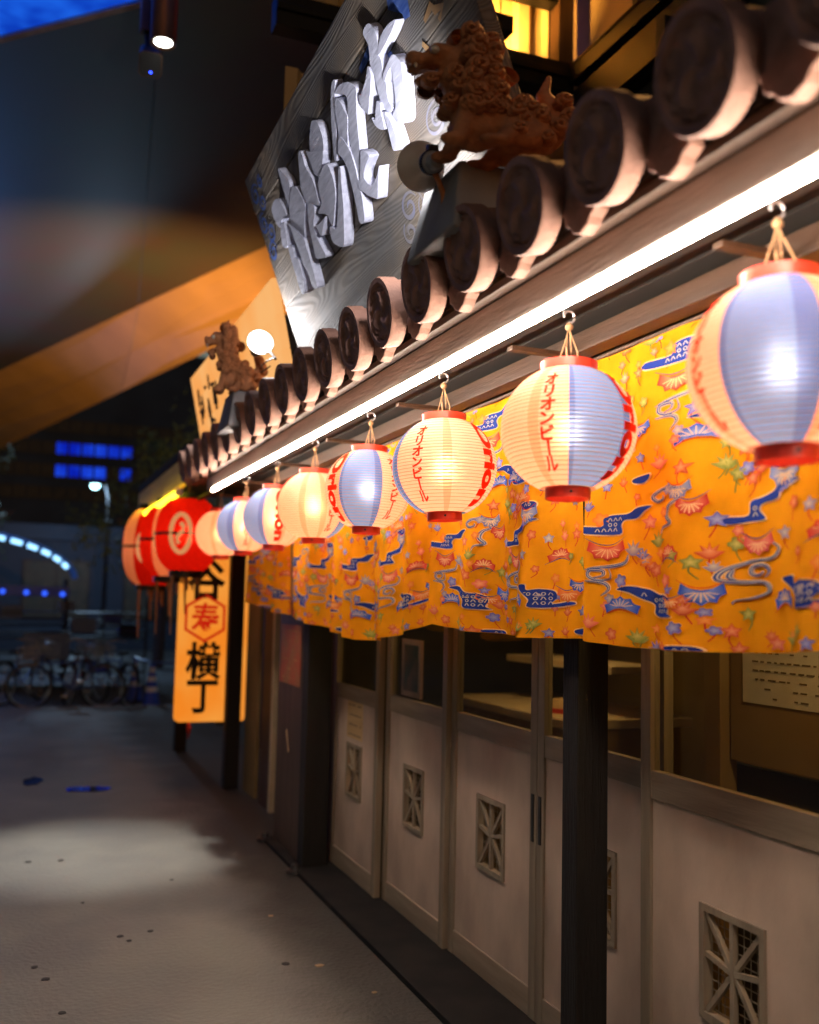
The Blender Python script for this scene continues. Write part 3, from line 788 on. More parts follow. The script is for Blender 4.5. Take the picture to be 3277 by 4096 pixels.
WAVES = [[(0.523, 0.401), (0.456, 0.415), (0.388, 0.413), (0.35, 0.399), (0.374, 0.385), (0.404, 0.389), (0.404, 0.399)], [(0.471, 0.41), (0.487, 0.384), (0.443, 0.368), (0.429, 0.343), (0.452, 0.322), (0.407, 0.315), (0.393, 0.299)], [(0.244, 0.25), (0.228, 0.229), (0.161, 0.22), (0.073, 0.215), (0.028, 0.209)], [(0.075, 0.187), (0.11, 0.193), (0.109, 0.207), (0.056, 0.208), (0.048, 0.191), (0.093, 0.18), (0.145, 0.186), (0.135, 0.214)], [(0.03, 0.177), (0.111, 0.173), (0.138, 0.156), (0.104, 0.135)], [(0.77, 0.252), (0.791, 0.237), (0.764, 0.217), (0.687, 0.213), (0.607, 0.199), (0.587, 0.175), (0.649, 0.167), (0.734, 0.162), (0.747, 0.141), (0.703, 0.129), (0.63, 0.123), (0.623, 0.114)], [(0.733, 0.188), (0.714, 0.18), (0.688, 0.186), (0.694, 0.201), (0.733, 0.203), (0.752, 0.188), (0.734, 0.174)], [(0.627, 0.199), (0.614, 0.181), (0.635, 0.171)]]
FANS = [(0.132, 0.272, 'r', 0.169, 0.06, -1), (0.448, 0.24, 'r', 0.084, 0.046, 1), (0.209, 0.105, 'b', 0.162, 0.049, 1), (0.718, 0.259, 'p', 0.105, 0.051, -1), (1.005, 0.255, 'r', 0.127, 0.045, 1), (0.804, 0.115, 'b', 0.068, 0.049, 1), (0.467, 0.126, 'o', 0.09, 0.038, -1), (0.553, 0.148, 'b', 0.101, 0.056, -1), (1.05, 0.141, 'o', 0.129, 0.049, -1), (1.112, 0.167, 'b', 0.093, 0.043, -1), (0.524, 0.369, 'r', 0.088, 0.055, -1), (0.479, 0.41, 'g', 0.09, 0.051, -1), (0.691, 0.531, 'b', 0.094, 0.046, 1), (0.789, 0.453, 'o', 0.114, 0.057, 1), (0.833, 0.408, 'g', 0.111, 0.067, -1)]
LEAVES = [(0.267, 0.268, 'g', 0.067, 0.04), (0.366, 0.206, 'r', 0.063, 0.039), (0.317, 0.233, 'o', 0.066, 0.039), (0.639, 0.259, 'n', 0.055, 0.037), (0.571, 0.246, 'r', 0.057, 0.038), (0.529, 0.219, 'n', 0.058, 0.037), (0.819, 0.27, 'g', 0.049, 0.035), (0.871, 0.331, 'r', 0.048, 0.036), (0.337, 0.334, 'p', 0.065, 0.041), (0.378, 0.287, 'n', 0.063, 0.04), (0.654, 0.428, 'n', 0.055, 0.04), (0.707, 0.409, 'r', 0.053, 0.038), (0.671, 0.091, 'n', 0.054, 0.034), (0.619, 0.051, 'r', 0.055, 0.034), (0.286, 0.033, 'n', 0.066, 0.037), (0.162, 0.03, 'r', 0.07, 0.037), (0.054, 0.062, 'p', 0.074, 0.039), (0.359, 0.006, 'b', 0.064, 0.035), (0.412, 0.005, 'r', 0.062, 0.034), (0.64, 0.007, 'r', 0.055, 0.033), (0.763, 0.022, 'p', 0.051, 0.032), (0.831, 0.036, 'n', 0.049, 0.032), (0.896, 0.049, 'n', 0.047, 0.031), (0.948, 0.017, 'b', 0.046, 0.031), (1.031, 0.026, 'r', 0.043, 0.03), (1.046, 0.085, 'r', 0.043, 0.03), (1.119, 0.081, 'b', 0.041, 0.03), (0.973, 0.188, 'o', 0.045, 0.033), (1.105, 0.318, 'r', 0.042, 0.033), (1.132, 0.232, 'n', 0.041, 0.031), (0.436, 0.176, 'p', 0.061, 0.037), (0.512, 0.107, 'r', 0.059, 0.035), (0.485, 0.057, 'b', 0.059, 0.035), (0.205, 0.179, 'b', 0.07, 0.04), (0.942, 0.316, 'g', 0.047, 0.034), (0.679, 0.487, 'r', 0.055, 0.04), (0.589, 0.322, 'b', 0.057, 0.038), (0.102, 0.353, 'o', 0.073, 0.044), (1.031, 0.322, 'p', 0.044, 0.034)]
LETTERS = [[[(1.714, 0.663), (1.747, 0.666), (1.773, 0.658), (1.795, 0.633), (1.803, 0.6), (1.791, 0.58), (1.778, 0.541), (1.778, 0.51), (1.763, 0.487), (1.767, 0.455), (1.741, 0.413), (1.755, 0.38), (1.729, 0.368), (1.686, 0.4), (1.676, 0.452), (1.691, 0.519), (1.682, 0.559), (1.717, 0.603), (1.706, 0.629), (1.7, 0.651)], [(1.755, 0.553), (1.789, 0.577), (1.834, 0.591), (1.887, 0.591), (1.938, 0.579), (1.949, 0.563), (1.908, 0.551), (1.845, 0.544), (1.785, 0.537), (1.758, 0.543)], [(1.687, 0.565), (1.693, 0.522), (1.656, 0.493), (1.584, 0.435), (1.568, 0.437), (1.538, 0.477), (1.534, 0.512), (1.552, 0.528), (1.564, 0.518), (1.622, 0.534), (1.655, 0.549)], [(1.759, 0.489), (1.812, 0.5), (1.863, 0.51), (1.895, 0.488), (1.911, 0.454), (1.902, 0.425), (1.879, 0.385), (1.839, 0.314), (1.809, 0.301), (1.77, 0.311), (1.751, 0.331), (1.742, 0.365), (1.782, 0.371), (1.805, 0.413), (1.817, 0.445), (1.835, 0.474), (1.804, 0.467), (1.751, 0.455)], [(1.68, 0.45), (1.705, 0.422), (1.686, 0.4), (1.683, 0.366), (1.67, 0.338), (1.627, 0.36), (1.601, 0.389), (1.596, 0.422), (1.61, 0.418), (1.618, 0.404), (1.657, 0.438)], [(1.693, 0.409), (1.729, 0.368), (1.742, 0.328), (1.744, 0.28), (1.738, 0.26), (1.685, 0.255), (1.681, 0.288), (1.691, 0.343)]], [[(1.351, 0.659), (1.389, 0.662), (1.406, 0.644), (1.367, 0.617), (1.315, 0.555), (1.239, 0.462), (1.2, 0.429), (1.171, 0.441), (1.204, 0.495), (1.275, 0.591)], [(1.355, 0.616), (1.398, 0.627), (1.451, 0.619), (1.512, 0.594), (1.539, 0.569), (1.55, 0.541), (1.512, 0.506), (1.468, 0.443), (1.433, 0.379), (1.365, 0.3), (1.346, 0.308), (1.351, 0.41), (1.372, 0.465), (1.406, 0.513), (1.457, 0.561), (1.396, 0.591)], [(1.353, 0.615), (1.399, 0.58), (1.411, 0.532), (1.424, 0.505), (1.376, 0.463), (1.344, 0.417), (1.33, 0.375), (1.228, 0.44), (1.245, 0.464), (1.295, 0.499), (1.316, 0.554)], [(1.236, 0.447), (1.263, 0.418), (1.283, 0.371), (1.268, 0.3), (1.255, 0.241), (1.236, 0.187), (1.249, 0.167), (1.288, 0.158), (1.313, 0.184), (1.343, 0.25), (1.351, 0.308), (1.364, 0.355), (1.359, 0.426), (1.303, 0.502)], [(1.443, 0.383), (1.487, 0.355), (1.503, 0.33), (1.489, 0.32), (1.446, 0.311), (1.402, 0.291), (1.423, 0.264), (1.447, 0.248), (1.493, 0.255), (1.54, 0.276), (1.556, 0.272), (1.519, 0.241), (1.462, 0.183), (1.437, 0.193), (1.392, 0.22), (1.36, 0.246), (1.333, 0.267), (1.329, 0.307), (1.363, 0.304), (1.402, 0.339)]], [[(1.051, 0.635), (1.082, 0.648), (1.118, 0.637), (1.147, 0.605), (1.147, 0.555), (1.126, 0.514), (1.064, 0.486), (1.014, 0.469), (0.962, 0.481), (0.959, 0.539), (0.987, 0.593)], [(0.935, 0.59), (0.981, 0.57), (1.11, 0.522), (1.108, 0.498), (1.026, 0.45), (0.983, 0.452), (0.949, 0.481), (0.947, 0.539)], [(0.859, 0.615), (0.899, 0.613), (0.908, 0.578), (0.895, 0.542), (0.921, 0.504), (0.934, 0.468), (0.936, 0.433), (0.928, 0.402), (0.921, 0.358), (0.86, 0.389), (0.81, 0.368), (0.789, 0.4), (0.777, 0.452), (0.764, 0.496), (0.818, 0.562)], [(0.794, 0.429), (0.853, 0.407), (0.867, 0.371), (0.799, 0.333), (0.787, 0.297), (0.805, 0.251), (0.833, 0.177), (0.736, 0.2), (0.697, 0.215), (0.708, 0.264), (0.732, 0.349)], [(1.06, 0.47), (1.105, 0.471), (1.134, 0.458), (1.143, 0.414), (1.143, 0.374), (1.11, 0.324), (1.062, 0.295), (1.002, 0.249), (0.977, 0.254), (0.971, 0.309), (0.887, 0.34), (0.88, 0.358), (0.957, 0.368), (0.952, 0.4), (0.978, 0.447)], [(1.212, 0.407), (1.241, 0.408), (1.243, 0.387), (1.2, 0.333), (1.16, 0.269), (1.052, 0.149), (1.004, 0.161), (0.93, 0.209), (0.961, 0.275), (1.001, 0.253), (1.019, 0.235), (1.101, 0.298)], [(0.818, 0.326), (0.829, 0.31), (0.847, 0.253), (0.896, 0.275), (0.966, 0.304), (0.953, 0.316), (0.863, 0.317)]], [[(0.568, 0.668), (0.597, 0.659), (0.621, 0.626), (0.657, 0.591), (0.662, 0.557), (0.632, 0.532), (0.591, 0.511), (0.554, 0.487), (0.553, 0.545), (0.558, 0.614)], [(0.652, 0.548), (0.716, 0.537), (0.739, 0.506), (0.771, 0.446), (0.761, 0.418), (0.687, 0.373), (0.647, 0.325), (0.588, 0.325), (0.551, 0.346), (0.535, 0.385), (0.518, 0.437), (0.568, 0.498)], [(0.331, 0.565), (0.403, 0.586), (0.464, 0.58), (0.499, 0.541), (0.519, 0.491), (0.515, 0.468), (0.438, 0.479), (0.395, 0.451), (0.353, 0.479)], [(0.495, 0.458), (0.519, 0.412), (0.518, 0.345), (0.531, 0.303), (0.522, 0.242), (0.549, 0.213), (0.556, 0.127), (0.586, 0.114), (0.623, 0.115), (0.636, 0.185), (0.639, 0.267), (0.647, 0.325), (0.622, 0.355)], [(0.395, 0.451), (0.472, 0.466), (0.444, 0.417), (0.405, 0.344), (0.407, 0.305), (0.399, 0.216), (0.398, 0.147), (0.446, 0.135), (0.491, 0.188), (0.513, 0.287), (0.456, 0.306), (0.481, 0.34), (0.453, 0.371), (0.349, 0.38)]]]
DYE = {'r': ((.62, .05, .03), (.80, .32, .16)), 'p': ((.70, .10, .09), (.85, .38, .22)), 'o': ((.78, .17, .03), (.86, .36, .10)), 'b': ((.03, .09, .48), (.30, .38, .62)),
       'g': ((.16, .20, .40), (.55, .50, .42)), 'n': ((.12, .24, .05), (.55, .48, .14)), 'navy': ((.02, .04, .22), (.028, .055, .27)), 'ash': ((.10, .13, .28), (.2, .22, .34)), 'w': ((.88, .55, .24), (.88, .55, .24))}
def motif_shapes():
    """flat dyed shapes in cloth coordinates: list of (points, faces, colour per point, layer)"""
    out = []
    def fan_poly(pts, c_out, c_in, layer, centre=None):
        n = len(pts)
        cx, cy = centre or (sum(p[0] for p in pts) / n, sum(p[1] for p in pts) / n)
        mid = [((x + cx) / 2, (y + cy) / 2) for x, y in pts]
        vs = list(pts) + mid + [(cx, cy)]
        fs = [(i, (i + 1) % n, n + (i + 1) % n, n + i) for i in range(n)] + [(n + i, n + (i + 1) % n, 2 * n) for i in range(n)]
        cm = tuple((a + b) / 2 for a, b in zip(c_out, c_in))
        out.append((vs, fs, [c_out] * n + [cm] * n + [c_in], layer))
    def spline(pts, k=4):
        n = len(pts); Q = []
        for i in range(n):
            p0, p1, p2, p3 = pts[i - 1], pts[i], pts[(i + 1) % n], pts[(i + 2) % n]
            for s in [j / k for j in range(k)]:
                Q.append(tuple(.5 * (2 * p1[a] + (p2[a] - p0[a]) * s + (2 * p0[a] - 5 * p1[a] + 4 * p2[a] - p3[a]) * s * s + (3 * p1[a] - p0[a] - 3 * p2[a] + p3[a]) * s ** 3) for a in (0, 1)))
        return Q
    def solid(pts, c, layer):
        P = spline(pts)
        tri = tessellate_polygon([[Vector((*p, 0)) for p in P]])
        bm = bmesh.new(); vv = [bm.verts.new((*p, 0)) for p in P]
        for q in tri:
            try: bm.faces.new([vv[i] for i in q])
            except ValueError: pass
        for _ in range(3):
            lg = [e for e in bm.edges if e.calc_length() > .035]
            if not lg: break
            bmesh.ops.subdivide_edges(bm, edges=lg, cuts=1); bmesh.ops.triangulate(bm, faces=bm.faces)
        bm.verts.index_update()
        out.append(([(v.co.x, v.co.y) for v in bm.verts], [tuple(v.index for v in f.verts) for f in bm.faces], [c] * len(bm.verts), layer)); bm.free()
    def ribbon(pts, wd, c, layer, taper=True):
        # smooth curve, width given in height units; cloth x is stretched two to one
        Q = []
        n = len(pts)
        for i in range(n - 1):
            p0, p1, p2, p3 = pts[max(i - 1, 0)], pts[i], pts[i + 1], pts[min(i + 2, n - 1)]
            for s in (0, .25, .5, .75):
                Q.append(tuple(.5 * (2 * p1[a] + (p2[a] - p0[a]) * s + (2 * p0[a] - 5 * p1[a] + 4 * p2[a] - p3[a]) * s * s + (3 * p1[a] - p0[a] - 3 * p2[a] + p3[a]) * s ** 3) for a in (0, 1)))
        Q.append(pts[-1]); vs = []; k = len(Q)
        for i, p in enumerate(Q):
            a, b = Q[max(i - 1, 0)], Q[min(i + 1, k - 1)]
            dx, dy = (b[0] - a[0]) / 2, b[1] - a[1]; l = math.hypot(dx, dy) or 1
            ww = wd * (math.sin(PI * (.12 + .83 * i / (k - 1))) if taper else 1)
            vs += [(p[0] - dy / l * ww * 2, p[1] + dx / l * ww), (p[0] + dy / l * ww * 2, p[1] - dx / l * ww)]
        out.append((vs, [(2 * i, 2 * i + 1, 2 * i + 3, 2 * i + 2) for i in range(k - 1)], [c] * len(vs), layer))
    def grow(pts, d):
        cx = sum(p[0] for p in pts) / len(pts); cy = sum(p[1] for p in pts) / len(pts); n = len(pts); res = []
        ar = sum(pts[i][0] * pts[(i + 1) % n][1] - pts[(i + 1) % n][0] * pts[i][1] for i in range(n)); sg = 1 if ar > 0 else -1
        for i in range(n):
            a, b = pts[i - 1], pts[(i + 1) % n]; dx, dy = b[0] - a[0], (b[1] - a[1]) * 2; l = math.hypot(dx, dy) or 1
            res.append((pts[i][0] + sg * dy / l * d * 2, pts[i][1] - sg * dx / l * d))
        return res
    def copies(seq, f):
        for du, dw, keep in ((0, 0, lambda u, w: True), (.33, .43, lambda u, w: w > .37), (-.825, .43, lambda u, w: w > .37), (.05, .80, lambda u, w: w > .80)):
            for it in seq:
                f(it, du, dw, keep)
    def cloud(c, du, dw, keep):
        pts = [(u + du, w + dw) for u, w in c]
        if not keep(pts[0][0], min(p[1] for p in pts)): return
        solid(grow(pts, .0035), DYE['w'][0], 1); solid(pts, DYE['navy'][1], 2)
        xs = [p[0] for p in pts]; ys = [p[1] for p in pts]
        r = random.Random(int(abs(xs[0] + ys[0]) * 1000))
        def inside(x, y):
            c_ = False
            for i in range(len(pts)):
                (x1, y1), (x2, y2) = pts[i], pts[i - 1]
                if (y1 > y) != (y2 > y) and x < (x2 - x1) * (y - y1) / (y2 - y1) + x1: c_ = not c_
            return c_
        x = min(xs); k = 0
        while x < max(xs):
            y = min(ys)
            while y < max(ys):
                if all(inside(x + a * .014, y + b * .007) for a, b in ((0, 0), (1, 1), (-1, -1), (1, -1), (-1, 1))):
                    if (k % 2): ribbon([(x - .009, y - .0045), (x, y + .0045), (x + .009, y - .0045)], .0010, DYE['g'][1], 3, False)
                    else: ribbon([(x + .007 * math.cos(t), y + .0045 * math.sin(t)) for t in np.linspace(0, 6.3, 7)], .0010, DYE['g'][1], 3, False)
                y += .0145; k += 1
            x += .026; k += 1
    def wave(c, du, dw, keep):
        pts = [(u + du, w + dw) for u, w in c]
        if not keep(0, min(p[1] for p in pts)): return
        ribbon(pts, .0062, DYE['w'][0], 1); ribbon(pts, .0042, DYE['ash'][0], 2)
        ribbon([(a + .002, b + .0008) for a, b in pts], .0011, DYE['g'][1], 3)
    def fan(c, du, dw, keep):
        u, w, col, fw, fh, d = c; u += du; w += dw; fw *= 1.2; fh *= 1.25
        if not keep(u, w - fh / 2): return
        co, ci = DYE[col]; n = 5
        top = []
        for i in range(n):
            for s in (.1, .5, .9):
                t = PI * (.04 + .92 * (i + s) / n); bulge = 1.0 if s == .5 else .86
                top.append((u + fw / 2 * math.cos(t) * bulge, w + d * (fh * .72 * math.sin(t) * bulge - fh * .2)))
        base = [(u - fw * .40, w - d * fh * .28), (u - fw * .22, w - d * fh * .08), (u, w - d * fh * .02), (u + fw * .22, w - d * fh * .08), (u + fw * .40, w - d * fh * .28)]
        fan_poly(top + base, co, ci, 2, (u, w + d * fh * .12))
        for i in range(7):
            t = PI * (.16 + .68 * i / 6)
            ribbon([(u + fw * .12 * math.cos(t), w + d * fh * .06), (u + fw * .36 * math.cos(t), w + d * (fh * .55 * math.sin(t) - fh * .15))], .0008, DYE['w'][0], 3, False)
        ribbon([(u - fw * .5, w - d * fh * .40), (u - fw * .2, w - d * fh * .16), (u, w - d * fh * .10), (u + fw * .2, w - d * fh * .16), (u + fw * .5, w - d * fh * .40)], .0012, DYE['r'][0] if col in 'bg' else DYE['navy'][0], 3)
    def leaf(c, du, dw, keep):
        u, w, col, fw, fh = c; u += du; w += dw; fw *= 1.2; fh *= 1.2
        if not keep(u, w - fh / 2): return
        co, ci = [tuple(.85 * a + .15 * b for a, b in zip(q, (.90, .42, .02))) for q in DYE[col]]; kind = int(abs(u * 37 + w * 91)) % 3
        r = random.Random(int(abs(u) * 9999 + w * 777))
        pts = []
        if kind == 0:      # pointed maple
            for i in range(10):
                t = 2 * PI * i / 10 + PI / 2; k = (1 if i % 2 == 0 else .5) * r.uniform(.85, 1.1)
                pts.append((u + fw * .52 * k * math.cos(t), w + fh * .5 * k * math.sin(t)))
        elif kind == 1:    # grass tuft
            for i in range(9):
                t = PI * (.08 + .84 * i / 8); k = 1 if i % 2 == 0 else .45
                pts.append((u + fw * .55 * k * math.cos(t), w - fh * .25 + fh * .75 * k * math.sin(t)))
            pts.append((u - fw * .12, w - fh * .45)); pts.append((u + fw * .12, w - fh * .45))
        else:              # round petalled flower
            for i in range(15):
                t = 2 * PI * i / 15; k = 1 if i % 3 != 0 else .68
                pts.append((u + fw * .42 * k * math.cos(t), w + fh * .40 * k * math.sin(t)))
        fan_poly(pts, co, ci, 2)
        ribbon([(u, w - fh * .1), (u + fw * .1 * r.uniform(-2, 2), w - fh * .5), (u + fw * .2 * r.uniform(-2, 2), w - fh * .95)], .0009, DYE['n'][0] if col == 'n' else DYE['r'][0], 1, False)
    copies(CLOUDS, cloud); copies(WAVES, wave); copies(FANS, fan); copies(LEAVES, leaf)
    for i, l in enumerate(LEAVES): copies([(l[0] + (.075, -.06)[i % 2], l[1] + (-.05, .045, .02)[i % 3], 'rbogpn'[i % 6], l[3] * .72, l[4] * .72)], leaf)
    return out
SHAPES = motif_shapes()
def noren(pan, label):
    t = thing('noren_curtain', label, 'shop curtain', (1.572, (pan['y0'] + pan['y1']) / 2, ZT), 'yellow noren cloths under the beam')
    off = Vector(t.location); wd = pan['y1'] - pan['y0']
    nu, nw = int(wd / .014), 44
    vs = [tuple(Vector(noren_pos(pan, wd * i / nu, .833 * j / nw)) - off) for j in range(nw + 1) for i in range(nu + 1)]
    m = MB().add(vs, [(j * (nu + 1) + i, j * (nu + 1) + i + 1, (j + 1) * (nu + 1) + i + 1, (j + 1) * (nu + 1) + i) for j in range(nw) for i in range(nu)])
    m.build('cloth', M['noren'], t, smooth=True)
    hm = MB()   # doubled hem at the foot
    k = 60
    vs = []
    for j, w in enumerate((-.001, .022)):
        for i in range(k + 1):
            p = Vector(noren_pos(pan, wd * i / k, w)); p.x -= .0016; vs.append(tuple(p - off))
    hm.add(vs, [(i, i + 1, k + 2 + i, k + 1 + i) for i in range(k)]).build('hem', M['noren'], t, smooth=True)
    V = []; F = []; Cc = []
    for pts, fs, cs, layer in SHAPES:
        if max(p[0] for p in pts) < .004 or min(p[0] for p in pts) > wd - .004 or max(p[1] for p in pts) < .004 or min(p[1] for p in pts) > .82: continue
        o = len(V); e = .0022 + .0010 * layer
        for u, w in pts:
            p = noren_pos(pan, min(max(u, .002), wd - .002), min(max(w, .002), .826))
            V.append((p[0] - e - off.x, p[1] - off.y, p[2] - off.z))
        F += [tuple(i + o for i in f) for f in fs]; Cc += cs
    me = bpy.data.meshes.new('printed_pattern'); me.from_pydata(V, [], F); me.materials.append(M['bingata'])
    at_ = me.color_attributes.new('dye', 'FLOAT_COLOR', 'POINT')
    at_.data.foreach_set('color', np.array([(*c, 1) for c in Cc], dtype=np.float32).ravel())
    ob = bpy.data.objects.new('printed_pattern', me); COL.objects.link(ob); ob.parent = t; tag(ob, kind='stuff')
    return t
PANELS = [
    (dict(y0=0.28, y1=1.42, hem=(1.5, 1.5, 1.5), ph=.4), 'yellow noren cloth nearest the street end, cut by the right edge of the picture'),
    (dict(y0=1.445, y1=2.578, hem=(1.5, 1.475, 1.535), ph=1.9), 'broad yellow noren cloth at right behind the biggest lantern'),
    (dict(y0=2.606, y1=3.738, hem=(1.52, 1.478, 1.505), ph=3.1, pull=0), 'yellow printed noren cloth left of the near black post, full pattern in view'),
    (dict(y0=3.764, y1=4.955, hem=(1.42, 1.385, 1.535), ph=5.0, pull=.11), 'yellow noren cloth with a drooping hem right of the open slit'),
    (dict(y0=4.99, y1=6.108, hem=(1.505, 1.47, 1.43), ph=.9, pull2=.0), 'yellow noren cloth left of the open slit above the farthest cream door'),
    (dict(y0=6.135, y1=7.2, hem=(1.575, 1.545, 1.505), ph=2.6), 'farthest yellow noren cloth beside the lit vertical sign'),
]
for pan, lab in PANELS: noren(pan, lab)
rod = thing('noren_rod', 'thin rod under the cedar beam from which the yellow cloths hang', 'rod', (1.572, 3.6, ZT + .006))
MB().tube([(0, -4.6, 0), (0, 3.7, 0)], .009, 8).build('rod', M['brownwood'], rod, smooth=True)

# ================================================================== ROOF SIGNS
def big_sign():
    t = thing('wooden_sign', 'large weathered wooden sign with raised white brush characters leaning over the tiled eave', 'shop sign', (1.2, 4.65, 2.84))
    ang = math.atan2(.288, .78)
    t.rotation_euler = Matrix(((0, -math.sin(ang), -math.cos(ang)), (-1, 0, 0), (0, math.cos(ang), -math.sin(ang)))).to_euler()
    # local x runs toward the camera end, y up the board, z out toward the street
    W = 2.335; cuts = [-.14, .19, .455, .655, .83]; r = random.Random(3)
    for i in range(4):
        o = box('plank', .0, W, cuts[i] + (.0015 if i else 0), cuts[i + 1] - .0015, -.05 + r.uniform(-.002, .002), r.uniform(-.004, .0), M['plank'], t, .004)
    def frm(a, b, h): return (a, b, h)
    def inset(pts, d):
        n = len(pts); ar = sum(pts[i][0] * pts[(i + 1) % n][1] - pts[(i + 1) % n][0] * pts[i][1] for i in range(n)); sg = -1 if ar > 0 else 1; res = []
        for i in range(n):
            a, b = pts[i - 1], pts[(i + 1) % n]; dx, dy = b[0] - a[0], b[1] - a[1]; l = math.hypot(dx, dy) or 1
            res.append((pts[i][0] + sg * dy / l * d, pts[i][1] - sg * dx / l * d))
        return res
    for li, strokes in enumerate(LETTERS):
        m = MB()
        for si, s in enumerate(strokes):
            # round the outline once so that the strokes read as carved brush marks
            P = []
            s = inset(s, .0065); n = len(s)
            for i in range(n):
                p, q = s[i], s[(i + 1) % n]
                P += [(p[0] * .78 + q[0] * .22, p[1] * .78 + q[1] * .22), (p[0] * .22 + q[0] * .78, p[1] * .22 + q[1] * .78)]
            n = len(P); P = [(P[i // 2][0] * (.75 if i % 2 == 0 else .25) + P[(i // 2 + 1) % n][0] * (.25 if i % 2 == 0 else .75), P[i // 2][1] * (.75 if i % 2 == 0 else .25) + P[(i // 2 + 1) % n][1] * (.25 if i % 2 == 0 else .75)) for i in range(2 * n)]
            m.prism(P, frm, .001, .032 + .0022 * si)
        m.build('carved_letter', M['letter'], t, bevel=.0015)
    # brush painted flourishes between the letters (thin paint)
    def swirl(name, pts, wd, mat, h=.003):
        m = MB(); k = len(pts); vs = []
        for i, p in enumerate(pts):
            a, b = pts[max(i - 1, 0)], pts[min(i + 1, k - 1)]
            dx, dy = b[0] - a[0], b[1] - a[1]; l = math.hypot(dx, dy) or 1; ww = wd * (.35 + .65 * math.sin(PI * (i + .5) / k))
            vs += [(p[0] - dy / l * ww, p[1] + dx / l * ww, h), (p[0] + dy / l * ww, p[1] - dx / l * ww, h)]
        m.add(vs, [(2 * i, 2 * i + 1, 2 * i + 3, 2 * i + 2) for i in range(k - 1)]).build(name, mat, t)
    def spiral(cx, cy, r0, turns, sx=1.0, ph=0, n=40): return [(cx + sx * r0 * (1 - .8 * s) * math.cos(ph + turns * 2 * PI * s), cy + r0 * (1 - .8 * s) * math.sin(ph + turns * 2 * PI * s)) for s in np.linspace(0, 1, n)]
    swirl('painted_flourish', [(1.87, .66), (1.92, .64), (1.97, .60), (1.96, .56)], .035, M['bluepaint'])
    swirl('painted_flourish', [(1.86, .72), (1.95, .70), (2.02, .66)], .05, M['bluepaint'])
    swirl('painted_flourish', [(1.55, .60), (1.66, .615), (1.74, .60), (1.80, .52)], .018, M['bluepaint'])
    swirl('painted_flourish', [(2.05, .50), (2.11, .515), (2.12, .495), (2.17, .48), (2.13, .46)], .014, M['tanpaint'])
    swirl('painted_flourish', [(2.08, .58), (2.15, .55), (2.2, .57), (2.24, .52)], .016, M['tanpaint'])
    swirl('painted_flourish', [(2.00, .46), (2.03, .42), (2.0, .40), (1.98, .36)], .013, M['tanpaint'])
    swirl('painted_flourish', [(2.16, .72), (2.24, .68), (2.27, .60), (2.25, .55)], .04, M['bluepaint'])
    for c in ((1.95, .25, .055, 1.6, 1.6, .3), (1.96, .255, .03, 1.2, 1.5, 2)): swirl('painted_flourish', spiral(*c), .006, M['greypaint'])
    for c in ((.10, .72, .05, 1.5, 1.3, .3), (.17, .66, .04, 1.4, 1.3, 2), (.09, .58, .05, 1.6, 1.3, 1), (.16, .52, .045, 1.4, 1.3, 3), (.10, .44, .05, 1.5, 1.3, 0), (.22, .74, .03, 1.4, 1.3, 1)):
        swirl('painted_flourish', spiral(*c), .008, M['bluepaint'])
    for c in ((1.60, .10, .05, 1.4, 1.4, .3), (1.72, .06, .045, 1.5, 1.4, 2), (1.55, .03, .04, 1.3, 1.4, 2)): swirl('painted_flourish', spiral(*c), .008, M['greypaint'])
    for k in range(5): swirl('painted_flourish', [(1.70 + .03 * k, .20 - .01 * k), (1.69 + .03 * k, .13), (1.72 + .03 * k, .06), (1.71 + .03 * k, .02)], .006, M['greypaint'])
    return t
big_sign()
def far_sign():
    t = thing('wooden_sign', 'smaller ochre lit signboard behind the far statue, with dark brush strokes', 'shop sign', (1.2, 7.30, 2.70))
    ang = math.atan2(.09, .42)
    t.rotation_euler = Matrix(((0, -math.sin(ang), -math.cos(ang)), (-1, 0, 0), (0, math.cos(ang), -math.sin(ang)))).to_euler()
    for i in range(3): box('plank', -.02, 2.50, -.02 + .18 * i, .157 + .18 * i, -.04, -.001 * i, M['boardlit'], t, .003)  # the board's lit look is put in as an even glow of its planks
    r = random.Random(12)
    for k in range(3):
        m = MB()
        for i in range(6):
            x = .20 + .26 * k + r.uniform(0, .16); y = .10 + r.uniform(0, .28); a = r.uniform(-.35, .35) + PI / 2 * (i % 3 == 0); l = r.uniform(.035, .075); wd = .012
            c, s = math.cos(a), math.sin(a)
            P = [(x + c * p - s * q, y + s * p + c * q) for p, q in ((-wd, -l), (wd * .6, -l * .9), (wd, l * .4), (.0, l), (-wd, l * .5))]
            MB().prism(P, lambda u, v, h: (u, v, h), 0, .006 + .0012 * i).build('brush_stroke', M['ink'], t)
    return t
far_sign()

# plinths under the statues
def plinth(label, loc):
    t = thing('plinth', label, 'plinth', loc)
    P = [(-.10, -.13), (.22, -.13), (.22, .15), (-.10, .15)]
    m = MB()
    b = [(-.03, -.14), (.30, -.14), (.30, .20), (-.03, .20)]; u = [(.0, -.10), (.28, -.10), (.28, .15), (.0, .15)]
    m.add([(x, y, -.14) for x, y in b] + [(x, y, .04) for x, y in u] + [(x * 1.02, y * 1.02, .055) for x, y in u],
          [(0, 1, 2, 3)[::-1], (0, 1, 5, 4), (1, 2, 6, 5), (2, 3, 7, 6), (3, 0, 4, 7), (4, 5, 9, 8), (5, 6, 10, 9), (6, 7, 11, 10), (7, 4, 8, 11), (8, 9, 10, 11)])
    m.build('plaster_block', M['plinth'], t, bevel=.01)
    return t
plinth('grey plaster plinth on the eave under the near lion statue', (1.0, 2.37, 2.69))
plinth('grey plaster plinth on the eave under the far lion statue', (.98, 5.16, 2.62))

